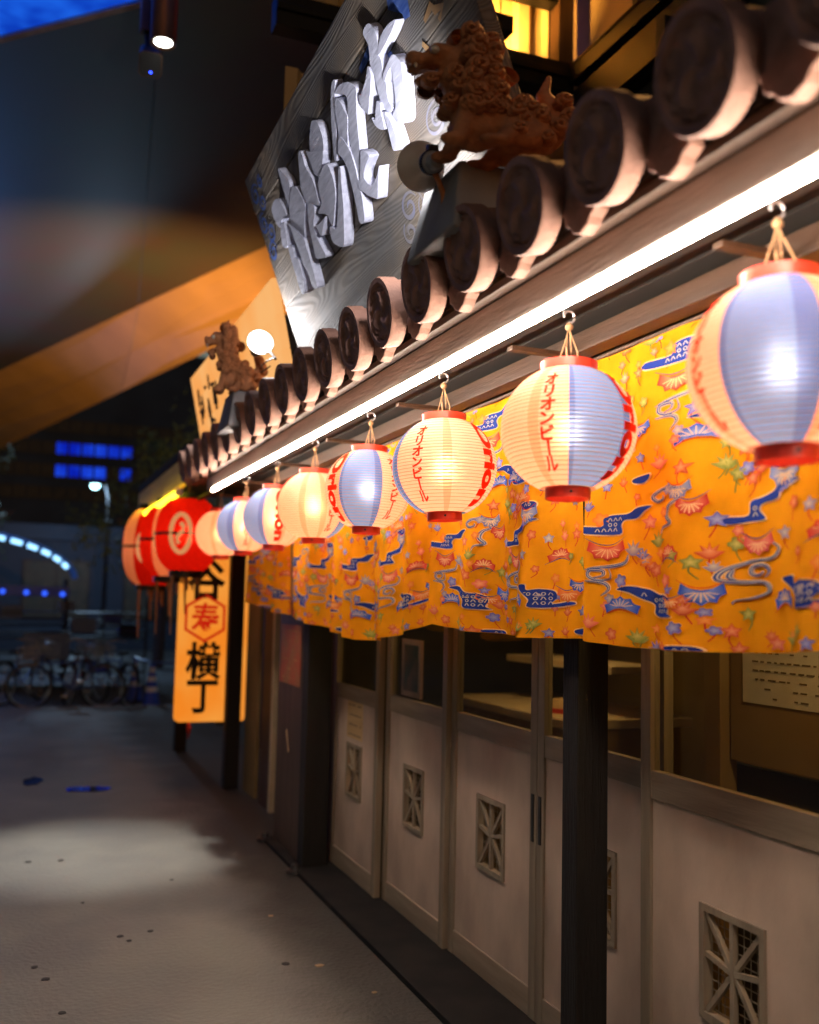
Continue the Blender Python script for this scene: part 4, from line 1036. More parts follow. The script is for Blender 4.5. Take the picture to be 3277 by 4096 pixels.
# guardian lions
def blob(name, balls, mat, par, voxel=.0075, smooth=4):
    b = bmesh.new()
    for (c, r, rot) in balls:
        r = r if isinstance(r, tuple) else (r, r, r)
        mx = Matrix.Translation(c) @ Matrix.Rotation(rot, 4, 'Y') @ Matrix.Diagonal((*r, 1))
        bmesh.ops.create_icosphere(b, subdivisions=2, radius=1, matrix=mx)
    me = bpy.data.meshes.new(name); b.to_mesh(me); b.free()
    o = bpy.data.objects.new(name, me); COL.objects.link(o)
    rm = o.modifiers.new('r', 'REMESH'); rm.mode = 'VOXEL'; rm.voxel_size = voxel
    sm = o.modifiers.new('s', 'SMOOTH'); sm.iterations = smooth; sm.factor = .5
    dg = bpy.context.evaluated_depsgraph_get()
    m2 = bpy.data.meshes.new_from_object(o.evaluated_get(dg)); o.modifiers.clear(); o.data = m2; bpy.data.meshes.remove(me)
    m2.name = name; m2.materials.clear(); m2.materials.append(mat); m2.shade_smooth(); o.parent = par
    return o
def limb(a, b, r0, r1, n=7):
    a, b = Vector(a), Vector(b)
    return [(tuple(a.lerp(b, i / (n - 1))), r0 + (r1 - r0) * i / (n - 1), 0) for i in range(n)]
def curl_mesh():
    """a snail of wool: a low dome with a spiral ridge wound up on it"""
    m = MB(); pts = []; rad = []
    for i in range(26):
        s = i / 25; t = s * 2 * PI * 1.9 - 1.2
        r = .026 * (1 - .88 * s)
        pts.append((r * math.cos(t), .006 + .014 * s, r * math.sin(t))); rad.append(.0088 * (1 - .25 * s) * (.45 + .55 * min(1, i / 6)))
    m.tube(pts, rad, 7)
    m.lathe([(.030, -.012), (.030, .002), (.020, .012), (0, .016)], 14, fr=lambda a, b, c: (a, c, b))
    return m
CURL = []
def lion(label, loc, rz):
    t = thing('lion_statue', label, 'statue', loc, None, rz)
    # local +x is where it faces; sits back on its haunches, forelegs braced, head high and turned a little out
    B = []
    B += limb((-.105, 0, .085), (.03, 0, .17), .080, .074)            # trunk
    B += limb((.03, 0, .15), (.065, 0, .25), .072, .062)              # chest and neck
    B += [((.03, 0, .10), (.07, .07, .08), 0)]
    for s in (-1, 1):
        B += limb((.055, s * .050, .15), (.088, s * .056, .03), .032, .024)     # forelegs
        B += [((.105, s * .056, .020), (.036, .027, .020), 0)]
        B += [((-.085, s * .062, .075), (.070, .036, .066), .3)]                # haunches
        B += limb((-.04, s * .074, .05), (-.02, s * .078, .022), .030, .024, 4)
        B += [((.005, s * .080, .018), (.042, .026, .018), 0)]
    # head: brow, cheeks, muzzle with an open jaw
    hx, hz = .105, .315
    B += [((hx - .03, 0, hz), (.068, .064, .066), 0), ((hx + .02, 0, hz + .022), (.050, .060, .034), -.15)]
    B += [((hx + .070, 0, hz - .004), (.046, .044, .026), .1), ((hx + .098, 0, hz + .008), (.020, .034, .020), 0)]     # upper jaw, nose
    B += [((hx + .050, 0, hz - .060), (.048, .038, .016), .35)]                                                       # lower jaw
    for s in (-1, 1):
        B += [((hx + .04, s * .040, hz + .030), (.020, .016, .013), 0), ((hx + .10, s * .022, hz - .022), .011, 0)]
        B += limb((hx - .035, s * .052, hz + .045), (hx - .060, s * .066, hz + .118), .022, .008, 6)                   # ears
        B += [((hx + .082, s * .030, hz - .014), (.014, .010, .020), 0)]
    # tail, rising in a flame
    B += limb((-.165, 0, .09), (-.195, 0, .17), .040, .042, 6) + limb((-.195, 0, .17), (-.150, 0, .245), .042, .022, 6) + limb((-.150, 0, .245), (-.165, 0, .315), .020, .010, 6)
    blob('body', B, M['lion'], t)
    for s in (-1, 1):
        MB().lathe([(.0, .013), (.006, .0115), (.0105, .0075), (.013, 0), (.0105, -.0075), (0, -.013)], 14).build('eye', M['eye'], t, smooth=True, loc=(hx + .048, s * .046, hz + .014))
    for s in (-1, 1):
        MB().lathe([(0, .02), (.005, .01), (.006, 0)], 8, fr=lambda a, b, c: (a, b, -c)).build('fang', M['eye'], t, smooth=True, loc=(hx + .092, s * .024, hz - .022))
    r = random.Random(5)
    spots = []
    for i in range(7):       # ring of curls round the face and down the neck
        a = -PI * .15 + PI * 1.3 * i / 6
        for s in (-1, 1):
            spots.append(((hx - .045 - .012 * (i % 2), s * (.070 + .01 * math.sin(a)), hz + .075 - .042 * i), s, 1.05))
            spots.append(((hx - .095 - .008 * (i % 2), s * (.058 + .012 * math.sin(a)), hz + .060 - .040 * i), s, .95))
    for i in range(5):
        spots.append(((hx - .02 - .032 * i, .018 * (-1) ** i, hz + .078 - .028 * i * (i > 1)), 1 if i % 2 else -1, 1.0))
    for s in (-1, 1):
        for p, k in (((.085, .048, .205), 1.0), ((.10, .030, .165), .9), ((.06, .075, .185), .9), ((-.175, .05, .10), 1.0), ((-.21, .040, .15), 1.0), ((-.19, .045, .20), .9), ((-.12, .078, .115), .9), ((-.06, .085, .06), .8), ((.05, .075, .13), .9), ((-.14, .07, .05), .8), ((.105, .06, .245), .9), ((hx + .055, .03, hz - .085), .8)):
            spots.append(((p[0], s * p[1], p[2]), s, k))
    for i in range(34):
        u = r.uniform(-.13, .06); s = r.choice((-1, 1)); spots.append(((u, s * r.uniform(.055, .078), .105 + (u + .13) * .42 + r.uniform(-.035, .05)), s, r.uniform(.65, 1.0)))
    for p, s, k in spots:
        if not CURL: o = curl_mesh().build('mane_curl', M['lion'], t, smooth=True); CURL.append(o)
        else: o = CURL[0].copy(); COL.objects.link(o); o.parent = t
        o.location = p; o.scale = (k, k * s * 1.5, k); o.rotation_euler = (r.uniform(-.3, .3), r.uniform(-1.2, 1.2), s * r.uniform(-.5, .2))
    return t
lion('brown terracotta guardian lion with curled mane and raised tail on the near plinth', (1.045, 2.20, 2.725), PI - .18).scale = (.98, .95, .74)
lion('dark guardian lion seen small beside the glowing round lamp on the far plinth', (.985, 5.10, 2.66), PI - .25).scale = (.72, .72, .88)

# spotlights for the signs
def spot_lamp(label, loc, aim, energy, color, lit=True, sc=1.0):
    t = thing('spot_lamp', label, 'spotlight', loc)
    q = (Vector(aim) - Vector(loc)).to_track_quat('Z', 'Y'); t.rotation_euler = q.to_euler(); t.scale = (sc, sc, sc)
    MB().lathe([(.024, -.055), (.030, -.05), (.034, -.03), (.058, -.005), (.066, .016), (.068, .020), (.064, .020), (.055, -.002), (.030, -.026), (0, -.028)], 36).build('reflector', M['silver'], t, smooth=True)
    MB().lathe([(0, -.125), (.018, -.122), (.022, -.115), (.022, -.09), (.029, -.086), (.029, -.056), (.0, -.054)], 24).build('lamp_body', M['grey'], t, smooth=True)
    MB().lathe([(.0305, -.082), (.033, -.080), (.033, -.066), (.0305, -.064)], 24).build('collar', M['black'], t, smooth=True)
    MB().box(-.014, .014, .028, .046, -.078, -.05).build('bracket', M['black'], t, bevel=.003)
    MB().lathe([(0, .012), (.054, .012), (.054, .016), (0, .0175)], 30).build('lamp_lens', M['lampface'], t, smooth=True)
    lamp('SPOT', 'spot_light', t, (0, 0, .03), energy, color, .045, aim=(0, 0, 1.0), angle=140, blend=.8)
    return t
spot_lamp('silver reflector lamp seen from behind, aimed at the wooden sign beside the near lion', (.955, 2.41, 2.775), (1.04, 3.9, 3.22), 24, (.98, .95, .97))
arm = thing('lamp_arm', 'curved arm holding the silver reflector lamp on the eave', 'lamp arm', (1.0, 2.36, 2.62))
MB().tube([(0, 0, 0), (-.01, -.01, .06), (-.035, -.02, .10), (-.05, -.01, .125)], .008, 8).build('arm_tube', M['lion'], arm, smooth=True)
spot_lamp('round lamp with a glowing white face pointing back at the wooden sign left end', (1.055, 4.83, 2.872), (1.03, 3.5, 3.12), 14, (.98, .95, .97))
arm = thing('lamp_arm', 'black looped cable and arm beside the glowing round lamp', 'lamp arm', (1.10, 4.66, 2.76))
MB().tube([(0, 0, 0), (-.015, .05, .045), (-.03, .12, .06), (-.045, .15, .075)], .006, 8).build('arm_tube', M['black'], arm, smooth=True)
MB().tube([(.0, .0, .01), (-.03, .05, .0), (-.05, .09, -.02), (-.03, .11, -.035), (-.01, .07, -.02), (-.03, .18, -.03)], .0035, 6).build('cable', M['black'], arm, smooth=True)
fl = thing('added_flood', 'unseen warm flood lamp added on the far stall roof to light the soffit bands', 'spotlight', (1.9, 9.4, 2.785))
MB().box(-.07, .07, -.05, .05, 0, .1).build('lamp_body', M['black'], fl, bevel=.008)  # body of the added flood
MB().box(-.06, .06, .052, .056, .012, .088).build('lamp_lens', M['bulb'], fl)
lamp('SPOT', 'added_flood_light', fl, (0, .08, .06), 1500, (1.0, .40, .11), .08, aim=(-.9, 9.0, 2.5), angle=86, blend=1.0)  # hidden lamp put in to warm the soffit and its bands
fl2 = thing('added_flood', 'unseen warm flood lamp added on the steel beam to wash the corrugated wall', 'spotlight', (2.35, 4.82, 4.80))
MB().box(-.07, .07, -.05, .05, 0, .1).build('lamp_body', M['black'], fl2, bevel=.008)  # body of the added flood
MB().box(-.06, .06, .052, .056, .012, .088).build('lamp_lens', M['bulb'], fl2)
lamp('SPOT', 'added_flood_light', fl2, (0, .06, .06), 55, (1.0, .44, .07), .06, aim=(.15, .5, .6), angle=150, blend=.8)  # added out of sight to turn the corrugated wall orange
fl3 = thing('added_flood', 'unseen warm flood lamp added above the roof to light the near tiles', 'spotlight', (2.55, 2.9, 4.35))
MB().box(-.07, .07, -.05, .05, 0, .1).build('lamp_body', M['black'], fl3, bevel=.008)  # body of the added flood
MB().box(-.06, .06, -.04, .04, -.006, -.002).build('lamp_lens', M['bulb'], fl3)
lamp('SPOT', 'added_flood_light', fl3, (-.08, 0, -.02), 70, (1.0, .46, .12), .08, aim=(-1.5, -.9, -1.7), angle=75, blend=.9)  # invented lamp out of frame, gives tiles and lion an orange light

# ================================================================== FAR STALL, LIT SIGN
st = thing('neighbour_stall', 'next stall beyond the shop with a yellow lit fascia over the red lanterns', 'stall', (1.3, 9.2, 0))
box('fascia', -.17, -.12, -1.55, 1.6, 2.47, 2.68, M['plank2'], st); box('roof_slab', -.16, 1.6, -1.6, 1.7, 2.70, 2.78, M['eave'], st)
box('post', .3, .42, 1.5, 1.62, 0, 2.69, M['darkwood'], st)
box('back_wall', 1.2, 1.26, -.5, 1.7, 0, 2.69, M['interdark'], st)
def lit_sign():
    t = thing('lit_sign', 'tall glowing orange paper sign with black brush characters and a red hexagon', 'lit sign', (1.627, 8.95, .52))
    hw, h, d = .303, 1.86, .09
    o = MB().box(-hw, hw, -d, d, 0, h).build('sign_box', M['signlit'], t, bevel=.03)
    def put(ch, z, size, mat, name, bold=.03, dx=-.085):
        vs, fs, bb = glyph(ch, bold); m = MB()
        m.add([(dx + x * size, -d - .003, z + y * size * 1.12) for x, y in vs], fs); m.build(name, mat, t, fix=False)
    put('渋', 1.66, .33, M['ink'], 'character'); put('谷', 1.245, .33, M['ink'], 'character')
    put('寿', .905, .25, M['signred'], 'character', .02); put('横', .53, .30, M['ink'], 'character'); put('丁', .22, .29, M['ink'], 'character')
    hx = [(-.085 + .205 * math.sin(k * PI / 3), .905 + .215 * math.cos(k * PI / 3)) for k in range(6)]
    m = MB()
    for k in range(6):
        a, b = hx[k], hx[(k + 1) % 6]
        ia = (-.085 + (a[0] + .085) * .87, .905 + (a[1] - .905) * .87); ib = (-.085 + (b[0] + .085) * .87, .905 + (b[1] - .905) * .87)
        m.add([(p[0], -d - .003, p[1]) for p in (a, b, ib, ia)], [(0, 1, 2, 3)])
    m.build('hexagon', M['signred'], t, fix=False)
    box('frame_foot', .05, hw - .03, -d + .02, d - .02, -.03, -.002, M['black'], t)
    box('frame_cap', -hw + .03, hw - .03, -d + .02, d - .02, h + .002, h + .04, M['black'], t)
    MB().tube([(-.18, -.02, -.002), (-.175, -.03, -.06), (-.18, -.02, -.15)], [.012, .022, .004], 7).build('tassel', M['ringred'], t, smooth=True)
    MB().tube([(.0, 0, h + .03), (0, 0, h + .30)], .012, 8).build('hanger', M['black'], t)
lit_sign()

# ================================================================== OVERHEAD BUILDING
ob = thing('overhead_building', 'dark metal soffit of the building overhead with sloping bronze edge bands', 'building', (0, 12, 6.2))
def quad(name, pts, mat, th=.06):
    n = (Vector(pts[1]) - Vector(pts[0])).cross(Vector(pts[-1]) - Vector(pts[0])).normalized()
    if n.z < 0: n = -n
    k = len(pts); off = Vector((0, 12, 6.2))
    vs = [tuple(Vector(p) - off) for p in pts] + [tuple(Vector(p) + n * th - off) for p in pts]
    return MB().add(vs, [tuple(range(k))[::-1], tuple(range(k, 2 * k))] + [(i, (i + 1) % k, k + (i + 1) % k, k + i) for i in range(k)]).build(name, mat, ob)
H = 6.2
def lerp(a, b, t): return tuple(a[i] + (b[i] - a[i]) * t for i in range(len(a)))
near = lambda x: (x, 8.34 - .964 * x, H)                       # street-side edge of the soffit
farU = lambda x: (x, 22.03 - 2.825 * (x + .607), H)            # far edge, then the two bands
farM = lambda x: (x, 25.26 - 3.352 * (x + .64), H - .35)
farL = lambda x: (x, 28.975 - 4.087 * (x + .68), H - .70)
def joint(x0, y): return x0 + .108 * (y - 10.1)
xs_near = [-6.0, .78, 3.4, 5.2]; 
xs_far = [-4.0, 1.53, 3.3, 5.4]
g = .003
for i in range(3):
    a, b = near(xs_near[i] + g), near(xs_near[i + 1] - g); c, d = farU(xs_far[i + 1] - g), farU(xs_far[i] + g)
    quad('soffit_panel', [a, b, c, d], M['soffit'])
    a, b, c, d = farU(xs_far[i] + g), farU(xs_far[i + 1] - g), farM(xs_far[i + 1] * 1.04 - g), farM(xs_far[i] * 1.04 + g)
    quad('bronze_band', [(a[0], a[1], a[2] - .004), (b[0], b[1], b[2] - .004), c, d], M['band'])
    a, b, c, d = farM(xs_far[i] * 1.04 + g), farM(xs_far[i + 1] * 1.04 - g), farL(xs_far[i + 1] * 1.06 - g), farL(xs_far[i] * 1.06 + g)
    quad('bronze_band', [(a[0], a[1] + .10, a[2] + .02), (b[0], b[1] + .10, b[2] + .02), c, d], M['band'])
quad('edge_trim', [near(-6.0), near(5.2), (5.2, near(5.2)[1] - .07, H + .01), (-6.0, near(-6.0)[1] - .07, H + .01)], M['trim'])
quad('blue_lit_panel', [(-6, near(-6)[1] - .1, H + .02), (1.6, near(1.6)[1] - .1, H + .02), (1.6, near(1.6)[1] - 2.2, H + .02), (-6, near(-6)[1] - 2.2, H + .02)], M['bluelit'])
quad('upper_deck', [(-12, 3, H + .5), (6, 0, H + .5), (6, 14, H + .5), (-12, 30, H + .5)], M['soffit'], .2)
for x, y in ((.33, 26.2), (.40, 30.3)): pass

dl = thing('downlight', 'bronze cylinder downlight hanging from the dark soffit, face lit', 'downlight', (.725, 6.75, 5.40))
MB().lathe([(.062, .01), (.086, 0), (.090, .006), (.090, 1.02), (0, 1.02)], 32).build('housing', M['bronze'], dl, smooth=True)
MB().lathe([(0, .012), (.062, .012)], 28).build('lamp_lens', M['downface'], dl)
MB().tube([(0, 0, 1.02), (0, 0, 1.29)], .02, 8).build('stem', M['black'], dl)
lamp('SPOT', 'down_light', dl, (0, 0, -.02), 540, (1.0, .97, .92), .05, aim=(-.20, -.12, -5.4), angle=24, blend=1.0)
sc_ = thing('security_camera', 'bronze box security camera on a bracket beside the downlight', 'camera', (.665, 6.95, 5.345))
q = (Vector((.3, 3.2, 2.6)) - Vector((.665, 6.95, 5.345))).to_track_quat('Z', 'Y')
hd = MB()
P = []
for cx, cy, a0 in ((.045, .05, 0), (-.045, .05, PI / 2), (-.045, -.05, PI), (.045, -.05, 1.5 * PI)):
    P += [(cx + .035 * math.cos(a0 + PI / 2 * i / 5), cy + .035 * math.sin(a0 + PI / 2 * i / 5)) for i in range(6)]
hd.prism(P, lambda a, b, h: (a, b, h), -.30, .03)
o = hd.build('camera_body', M['bronze'], sc_, bevel=.004); o.rotation_euler = q.to_euler()
o2 = MB().prism([(x * .93, y * .93) for x, y in P], lambda a, b, h: (a, b, h), .031, .034).build('camera_face', M['black'], o)
o3 = MB().lathe([(0, .003), (.006, .002), (.007, 0)], 10).build('status_led', M['led'], o, loc=(.005, -.05, .035))
MB().tube([(0, .12, .10), (-.02, .14, .28), (-.02, .14, .30)], .018, 8).build('bracket', M['steel'], sc_, smooth=True)
box('bracket_plate', -.07, .03, .10, .18, .30, .54, M['bronze'], sc_, .006)
MB().tube([(-.02, .14, .54), (-.02, .14, 1.19)], .015, 8).build('stem', M['black'], sc_)

# upper level above the shop: corrugated wall, steel frame
ub = thing('upper_building', 'upper storey above the shop with orange lit corrugated wall in a dark steel frame', 'building', (2.6, 5, 3.6))
def cor(name, x0, x1, y, z0, z1, pitch=.20):
    m = MB(); xs = []; x = x0; k = 0; dep = [0, 0, .035, .035]
    off = [0, .35, .5, .85]
    while x < x1:
        for a, d in zip(off, dep):
            if x + a * pitch <= x1: xs.append((x + a * pitch, d))
        x += pitch
    vs = [(a - 2.6, y + d - 5, z0 - 3.6) for a, d in xs] + [(a - 2.6, y + d - 5, z1 - 3.6) for a, d in xs]
    n = len(xs); m.add(vs, [(i, i + 1, n + i + 1, n + i) for i in range(n - 1)])
    return m.build(name, M['corrug'], ub)
def U(name, x0, x1, y0, y1, z0, z1, mat, bev=.005): return box(name, x0 - 2.6, x1 - 2.6, y0 - 5, y1 - 5, z0 - 3.6, z1 - 3.6, mat, ub, bev)
cor('corrugated_wall', 1.2, 2.86, 5.06, 4.72, 5.9)
cor('corrugated_wall', 1.2, 2.86, 5.10, 3.4, 4.50)
U('steel_beam', 1.1, 2.90, 4.92, 5.04, 4.62, 4.80, M['steel']); U('steel_beam', 1.1, 2.86, 4.90, 4.918, 4.70, 4.74, M['steel'])
U('steel_beam', 1.1, 2.86, 4.94, 5.04, 5.17, 5.25, M['steel'])
U('steel_column', 2.80, 2.90, 4.93, 5.04, 4.805, 5.9, M['brownwood'])
U('steel_beam', 2.86, 2.96, 1.0, 4.915, 4.66, 4.78, M['steel']); U('steel_beam', 2.85, 2.858, 1.0, 4.90, 4.755, 4.77, M['beamwood'])
U('steel_beam', 2.88, 3.0, 1.0, 4.915, 4.40, 4.62, M['steel'])
U('brace', 2.87, 2.93, 4.2, 4.28, 4.785, 6.0, M['brownwood'])
U('corrugated_side', 3.02, 3.06, 1.0, 5.2, 4.8, 6.0, M['corrug'])
U('mural_wall', 3.0, 3.08, 0.2, 5.2, 3.06, 4.62, M['mural'])
U('steel_column', 2.70, 2.78, 3.75, 3.83, 3.0, 4.40, M['steel'])
rb = thing('banner_sign', 'lit red banner sign with pale strokes high behind the wooden sign', 'lit sign', (2.12, 7.0, 5.575))
MB().box(-.14, .20, -.05, .05, 0, 1.5).build('sign_box', M['redlit'], rb, bevel=.01)
m = MB()
for (x0, x1, z0, z1) in ((-.135, -.12, .02, 1.48), (-.12, .18, .47, .485), (-.09, .0, .40, .43), (-.09, -.07, .24, .40), (-.06, .02, .30, .32), (-.02, 0, .18, .40), (-.10, .10, .62, .65)):
    m.box(x0, x1, -.053, -.0505, z0, z1)
m.build('painted_stroke', M['redpale'], rb)

# ================================================================== BACKGROUND
def wheel(par, x, z, r, y=0):
    w_ = bpy.data.objects.new('wheel', None); COL.objects.link(w_); w_.parent = par; w_.location = (x, y, z)
    fr = lambda a, b, c: (a, c, b)
    MB().tube([(r * math.cos(t), 0, r * math.sin(t)) for t in [2 * PI * i / 40 for i in range(40)]], .020, 8, closed=True).build('tyre', M['rubber'], w_, smooth=True)
    MB().tube([((r - .026) * math.cos(t), 0, (r - .026) * math.sin(t)) for t in [2 * PI * i / 40 for i in range(40)]], .011, 6, closed=True).build('rim', M['rim'], w_, smooth=True)
    m = MB()
    for i in range(18):
        t = 2 * PI * i / 18; m.tube([(.018 * math.cos(t + .5), .02 * (-1) ** i, .018 * math.sin(t + .5)), ((r - .03) * math.cos(t), 0, (r - .03) * math.sin(t))], .0018, 4)
    m.tube([(0, -.045, 0), (0, .045, 0)], .018, 10); m.build('spokes', M['rim'], w_)
def bicycle(label, loc, rz, paint, basket=True):
    t = thing('bicycle', label, 'bicycle', loc, 'bicycles parked across the road', rz)
    r = .335
    wheel(t, -.55, r, r); wheel(t, .55, r, r)
    m = MB(); bb = (-.08, 0, .30); seat = (-.22, 0, .78); head0 = (.40, 0, .62); head1 = (.36, 0, .84)
    for a, b in ((bb, seat), (bb, head0), ((-.2, 0, .70), (.385, 0, .70)), (head0, head1)): m.tube([a, b], .017, 8)
    for s in (-1, 1):
        m.tube([(-.55, s * .05, r), (bb[0], s * .03, bb[2])], .010, 6); m.tube([(-.55, s * .05, r), (-.2, s * .02, .70)], .009, 6)
        m.tube([(.55, s * .05, r), (.44, s * .05, .62), (.40, s * .02, .66)], .011, 6)
    m.build('frame', paint, t, smooth=True)
    MB().add([], []); 
    sd = MB(); sd.prism([(-.14, 0), (-.10, -.085), (.0, -.05), (.14, -.018), (.14, .018), (.0, .05), (-.10, .085)], lambda a, b, h: (a - .22, b, h + .80), 0, .05); sd.build('saddle', M['rubber'], t, bevel=.012)
    hb = MB(); hb.tube([(.36, 0, .84), (.34, 0, .98)], .013, 8); hb.tube([(.20, -.27, .99), (.30, -.20, 1.01), (.34, 0, .99), (.30, .20, 1.01), (.20, .27, .99)], .012, 8); hb.build('handlebar', M['rim'], t, smooth=True)
    cr = MB(); cr.tube([(-.08, -.07, .30), (.02, -.07, .18)], .011, 6); cr.tube([(-.08, .07, .30), (-.18, .07, .42)], .011, 6); cr.box(-.02, .07, -.16, -.075, .165, .19); cr.box(-.23, -.13, .075, .16, .41, .435)
    cr.lathe([(.085, -.058), (.09, -.054), (.085, -.05)], 24, fr=lambda a, b, c: (a - .08, c, b + .30)); cr.build('crank', M['rim'], t)
    gd = MB(); gd.lathe([(.375, -.03), (.38, 0), (.375, .03)], 22, fr=lambda a, b, c: (a - .55, c, b + r), arc=(.3, 3.0)); gd.build('mudguard', M['steel'], t, smooth=True); gd = MB(); gd.lathe([(.375, -.03), (.38, 0), (.375, .03)], 18, fr=lambda a, b, c: (a + .55, c, b + r), arc=(.9, 2.9)); gd.build('mudguard', M['steel'], t, smooth=True)
    if basket:
        bk = MB()
        for z in (.68, .76, .84, .92): bk.tube([(.44, -.16, z), (.74, -.18, z), (.74, .18, z), (.44, .16, z)], .005, 5, closed=True)
        for i in range(7):
            y = -.17 + .34 * i / 6; bk.tube([(.74, y, .68), (.76, y, .92)], .004, 4); bk.tube([(.44, y * .94, .68), (.43, y * .94, .92)], .004, 4)
        for i in range(5):
            x = .44 + .3 * i / 4
            for s in (-1, 1): bk.tube([(x, s * .16, .68), (x, s * .175, .92)], .004, 4)
        bk.build('basket', M['rim'], t)
    return t
GR = -.158
bicycle('bicycle standing side on at the far left with grey rims, basket to the left', (.78, 16.6, GR), PI, M['bikeblue'])
for i, (x, y, a, lab) in enumerate([(.15, 17.6, 1.0, 'blue bicycle leaning behind the side-on bicycle at far left'), (1.0, 17.5, 1.25, 'maroon bicycle parked behind the gap between the two wheels'),
                                    (1.55, 17.2, 1.9, 'bicycle parked nearest the blue cones')]):
    bicycle(lab, (x, y, GR), a, (M['bikeblue'], M['bikered'])[i % 2])
def cone(label, loc):
    t = thing('traffic_cone', label, 'traffic cone', loc, 'striped blue cones')
    box('base', -.19, .19, -.19, .19, 0, .035, M['rubber'], t, .01)
    prof = lambda z: .135 - .105 * (z - .035) / .66
    MB().lathe([(prof(z), z) for z in (.035, .25, .45, .695)] + [(0, .70)], 24).build('cone_body', M['conebl'], t, smooth=True)
    for z in (.27, .43, .57):
        MB().lathe([(prof(z) + .002, z), (prof(z + .075) + .002, z + .075)], 24).build('white_band', M['conewh'], t, smooth=True)
cone('nearer blue traffic cone with white bands beside the lit sign', (2.04, 16.3, GR))
cone('dimmer blue traffic cone farther back left of the first', (1.90, 17.4, GR))
cb = thing('cone_bar', 'pale bar laid across the tops of the blue cones', 'bar', (1.97, 16.85, GR + .72))
MB().tube([(-.09, .75, 0), (.07, -.55, .0), (.75, -.50, -.02)], .022, 8).build('bar_tube', M['bikeblue'], cb, smooth=True)

# lit arched canopy across the road
ac = thing('arched_canopy', 'rounded canopy across the road with a row of cold lamps along its rim', 'canopy', (-1.6, 23, GR))
m = MB(); vs = []
for iy in range(5):
    for i in range(25):
        t = PI * (.02 + .96 * i / 24); vs.append((2.75 * math.cos(t), -1 + 2.5 * iy / 4, 2.05 + 1.05 * math.sin(t)))
m.add(vs, [(a * 25 + i, a * 25 + i + 1, (a + 1) * 25 + i + 1, (a + 1) * 25 + i) for a in range(4) for i in range(24)]).build('canopy_sheet', M['canvas'], ac, smooth=True)
for i in range(11):
    t = PI * (.10 + .048 * i)
    tt = MB().tube([(2.66 * math.cos(t), -.9, 2.02 + .98 * math.sin(t)), (2.66 * math.cos(t + .10), -.9, 2.02 + .98 * math.sin(t + .10))], .045, 8); tt.build('rim_lamp', M['archlamp'], ac, smooth=True)
lamp('POINT', 'canopy_light', ac, (0, -.3, 2.2), 60, (.16, .36, 1.0), .3)
for x in (-2.6, 2.55): MB().tube([(x, 0, 0), (x, 0, 2.1)], .05, 8).build('post', M['steel'], ac, smooth=True)
MB().box(-2.6, 2.6, -1.05, -1.0, 1.72, 1.92).build('valance', M['canvas'], ac)
for i, x in enumerate((1.3, 1.75, 2.1, 2.45, .8)):
    MB().lathe([(0, .05), (.04, .03), (.05, 0), (.04, -.03), (0, -.05)], 12).build('string_lamp', M['bluelamp'], ac, smooth=True, loc=(x, -1.2, 1.80 - .01 * i))
for i, (x, y, z, s) in enumerate(((1.2, 20.2, 1.05, .22), (1.75, 20.6, 1.2, .16), (.55, 20.3, .55, .40), (2.1, 21, .95, .18), (-.1, 20.5, 1.3, .2), (1.5, 20.2, .3, .2), (.9, 20.8, 1.45, .15))):
    cr_ = thing('storage_crate', ['blue crate on the shelf stack left of the dark trunk', 'small blue crate high at the right of the stacked goods', 'widest pale blue crate low behind the wheels', 'blue crate at the right end of the stacked goods', 'blue crate at the left end under the canopy', 'low blue crate behind the bicycle gap', 'topmost narrow blue crate under the string lamps'][i], 'crate', (x, y, z + GR), 'crates stacked under the canopy')
    b_ = MB(); b_.box(-s, s, -s, s, 0, .02); 
    for (a0, a1, c0, c1) in ((-s, s, -s, -s + .015), (-s, s, s - .015, s), (-s, -s + .015, -s + .015, s - .015), (s - .015, s, -s + .015, s - .015)): b_.box(a0, a1, c0, c1, .022, s * 1.2)
    b_.build('crate_body', M['conebl'] if i % 2 else M['canvas'], cr_); 
    b2 = MB(); b2.box(-s - .01, s + .01, -s - .01, -s - .001, s * 1.0, s * 1.2); b2.build('crate_lip', M['canvas'], cr_)
rk = thing('goods_rack', 'dark rack carrying the crates under the canopy', 'rack', (.8, 20.5, GR))
for z in (.28, .53, .93, 1.03, 1.18, 1.28, 1.43): box('shelf', -1.4, 1.6, -.3, .7, z - .012, z - .002, M['steel'], rk, 0)
for x in (-1.42, .1, 1.62): box('upright', x - .02, x + .02, .1, .14, 0, 1.7, M['steel'], rk, 0)

# buildings and trees in the dark
def building(name, label, x0, x1, y, h, rows, cols, litfn, depth=8, mat='farwall', ww=.62, only=None):
    t = thing(name, label, 'building', ((x0 + x1) / 2, y, GR)); W = x1 - x0
    box('wall', -W / 2, W / 2, 0, depth, 0, h, M[mat], t, 0); box('parapet', -W / 2 - .1, W / 2 + .1, -.1, depth, h + .002, h + .5, M[mat], t, 0)
    fh = h / rows; cw = W / cols
    for r_ in range(rows):
        for c in range(cols):
            if only and not only(r_, c): continue
            xx = -W / 2 + (c + .5) * cw; zz = fh * (r_ + .30)
            fm = MB(); a = cw * ww / 2; b = fh * .5
            fm.box(xx - a - .06, xx + a + .06, -.05, -.002, zz - .06, zz); fm.box(xx - a - .06, xx + a + .06, -.05, -.002, zz + b, zz + b + .06)
            fm.box(xx - a - .06, xx - a, -.05, -.002, zz, zz + b); fm.box(xx + a, xx + a + .06, -.05, -.002, zz, zz + b); fm.box(xx - .03, xx + .03, -.05, -.002, zz, zz + b)
            wn = fm.build('window', M['steel'], t)
            MB().box(xx - a, xx + a, -.03, -.006, zz, zz + b).build('pane', M['bluewin'] if litfn(r_, c) else M['interdark'], wn)
    return t
rr = random.Random(4)
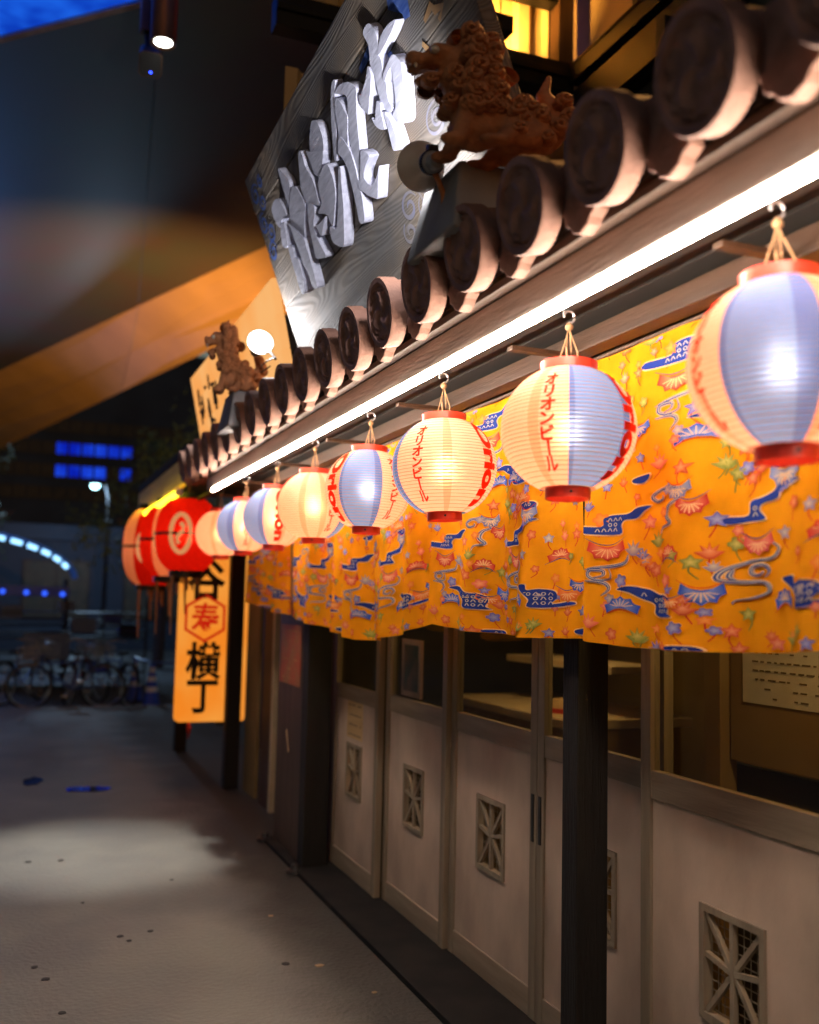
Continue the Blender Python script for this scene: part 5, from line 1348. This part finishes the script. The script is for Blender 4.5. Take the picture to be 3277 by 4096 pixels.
building('far_building', 'far block with a band of blue lit windows over the road', -14, 16, 74, 19.2, 12, 34, lambda r_, c: r_ in (6, 7) and (18 <= c <= 21 or c == 23 or (c == 22 and r_ == 7)), mat='farwall', ww=.8, only=lambda r_, c: 5 <= r_ <= 8 and 13 <= c <= 27)
building('shop_row', 'low dark shop row across the road behind the canopy', -16, 12, 34, 3.5, 1, 9, lambda r_, c: False)
building('tower_block', 'dark narrow block behind the lit vertical sign', 5.5, 16, 26, 9, 3, 4, lambda r_, c: False)
def tree(label, loc, h, r, seed):
    t = thing('street_tree', label, 'tree', loc, 'street trees in the dark'); rn = random.Random(seed)
    m = MB(); m.tube([(0, 0, 0), (.05, 0, h * .3), (-.04, .05, h * .55), (0, 0, h * .8)], [.16, .13, .09, .04], 9)
    for i in range(7):
        a = rn.uniform(0, 2 * PI); z0 = h * rn.uniform(.35, .6)
        m.tube([(0, 0, z0), (r * .35 * math.cos(a), r * .35 * math.sin(a), z0 + h * .14), (r * .75 * math.cos(a), r * .75 * math.sin(a), z0 + h * .24)], [.06, .04, .012], 6)
    m.build('trunk', M['bark'], t, smooth=True)
    c = MB(); cl = [(rn.gauss(0, r * .5), rn.gauss(0, r * .5), h * .72 + rn.gauss(0, h * .14), rn.uniform(.35, .8)) for _ in range(30)]
    for cx, cy, cz, cr in cl:
        for _ in range(75):
            d = Vector((rn.gauss(0, 1), rn.gauss(0, 1), rn.gauss(0, .8))).normalized() * cr * rn.uniform(.3, 1)
            p = Vector((cx, cy, cz)) + d; s = rn.uniform(.05, .10)
            u = Vector((rn.gauss(0, 1), rn.gauss(0, 1), rn.gauss(0, 1))).normalized(); v = u.orthogonal().normalized()
            c.add([p - u * s, p + v * s * .45, p + u * s, p - v * s * .45], [(0, 1, 2, 3)])
    c.build('crown', M['leaf'], t, fix=False)
tree('dark street tree under the blue windows left of the lit sign', (3.3, 25.5, GR), 5.4, 1.6, 2)
tree('dark street tree at the left border behind the canopy', (-1.8, 27, GR), 6.0, 2.1, 8)
tree('street tree nearest the stall, trunk in line with the cones', (3.4, 21.5, GR), 4.6, 1.5, 11)
sl_ = thing('street_lamp', 'street lamp with a cold white head among the dark trees', 'street lamp', (1.95, 30, GR))
MB().tube([(0.35, 0, 0), (.35, 0, 4.6), (.25, 0, 4.95), (.02, 0, 5.0)], [.07, .05, .04, .03], 8).build('pole', M['steel'], sl_, smooth=True)
MB().lathe([(0, .09), (.14, .05), (.17, .0), (.0, -.002)], 16, fr=lambda a, b, c: (a - .05, b, c + 4.95)).build('lamp_head', M['steel'], sl_, smooth=True)
MB().lathe([(.13, -.003), (.10, -.10), (0, -.13)], 14, fr=lambda a, b, c: (a - .05, b, c + 4.95)).build('lamp_globe', M['coldlamp'], sl_, smooth=True)
bpy.context.view_layer.update()
lamp('POINT', 'street_light', sl_, (-.05, 0, 4.72), 170, (.45, .7, 1.0), .15)
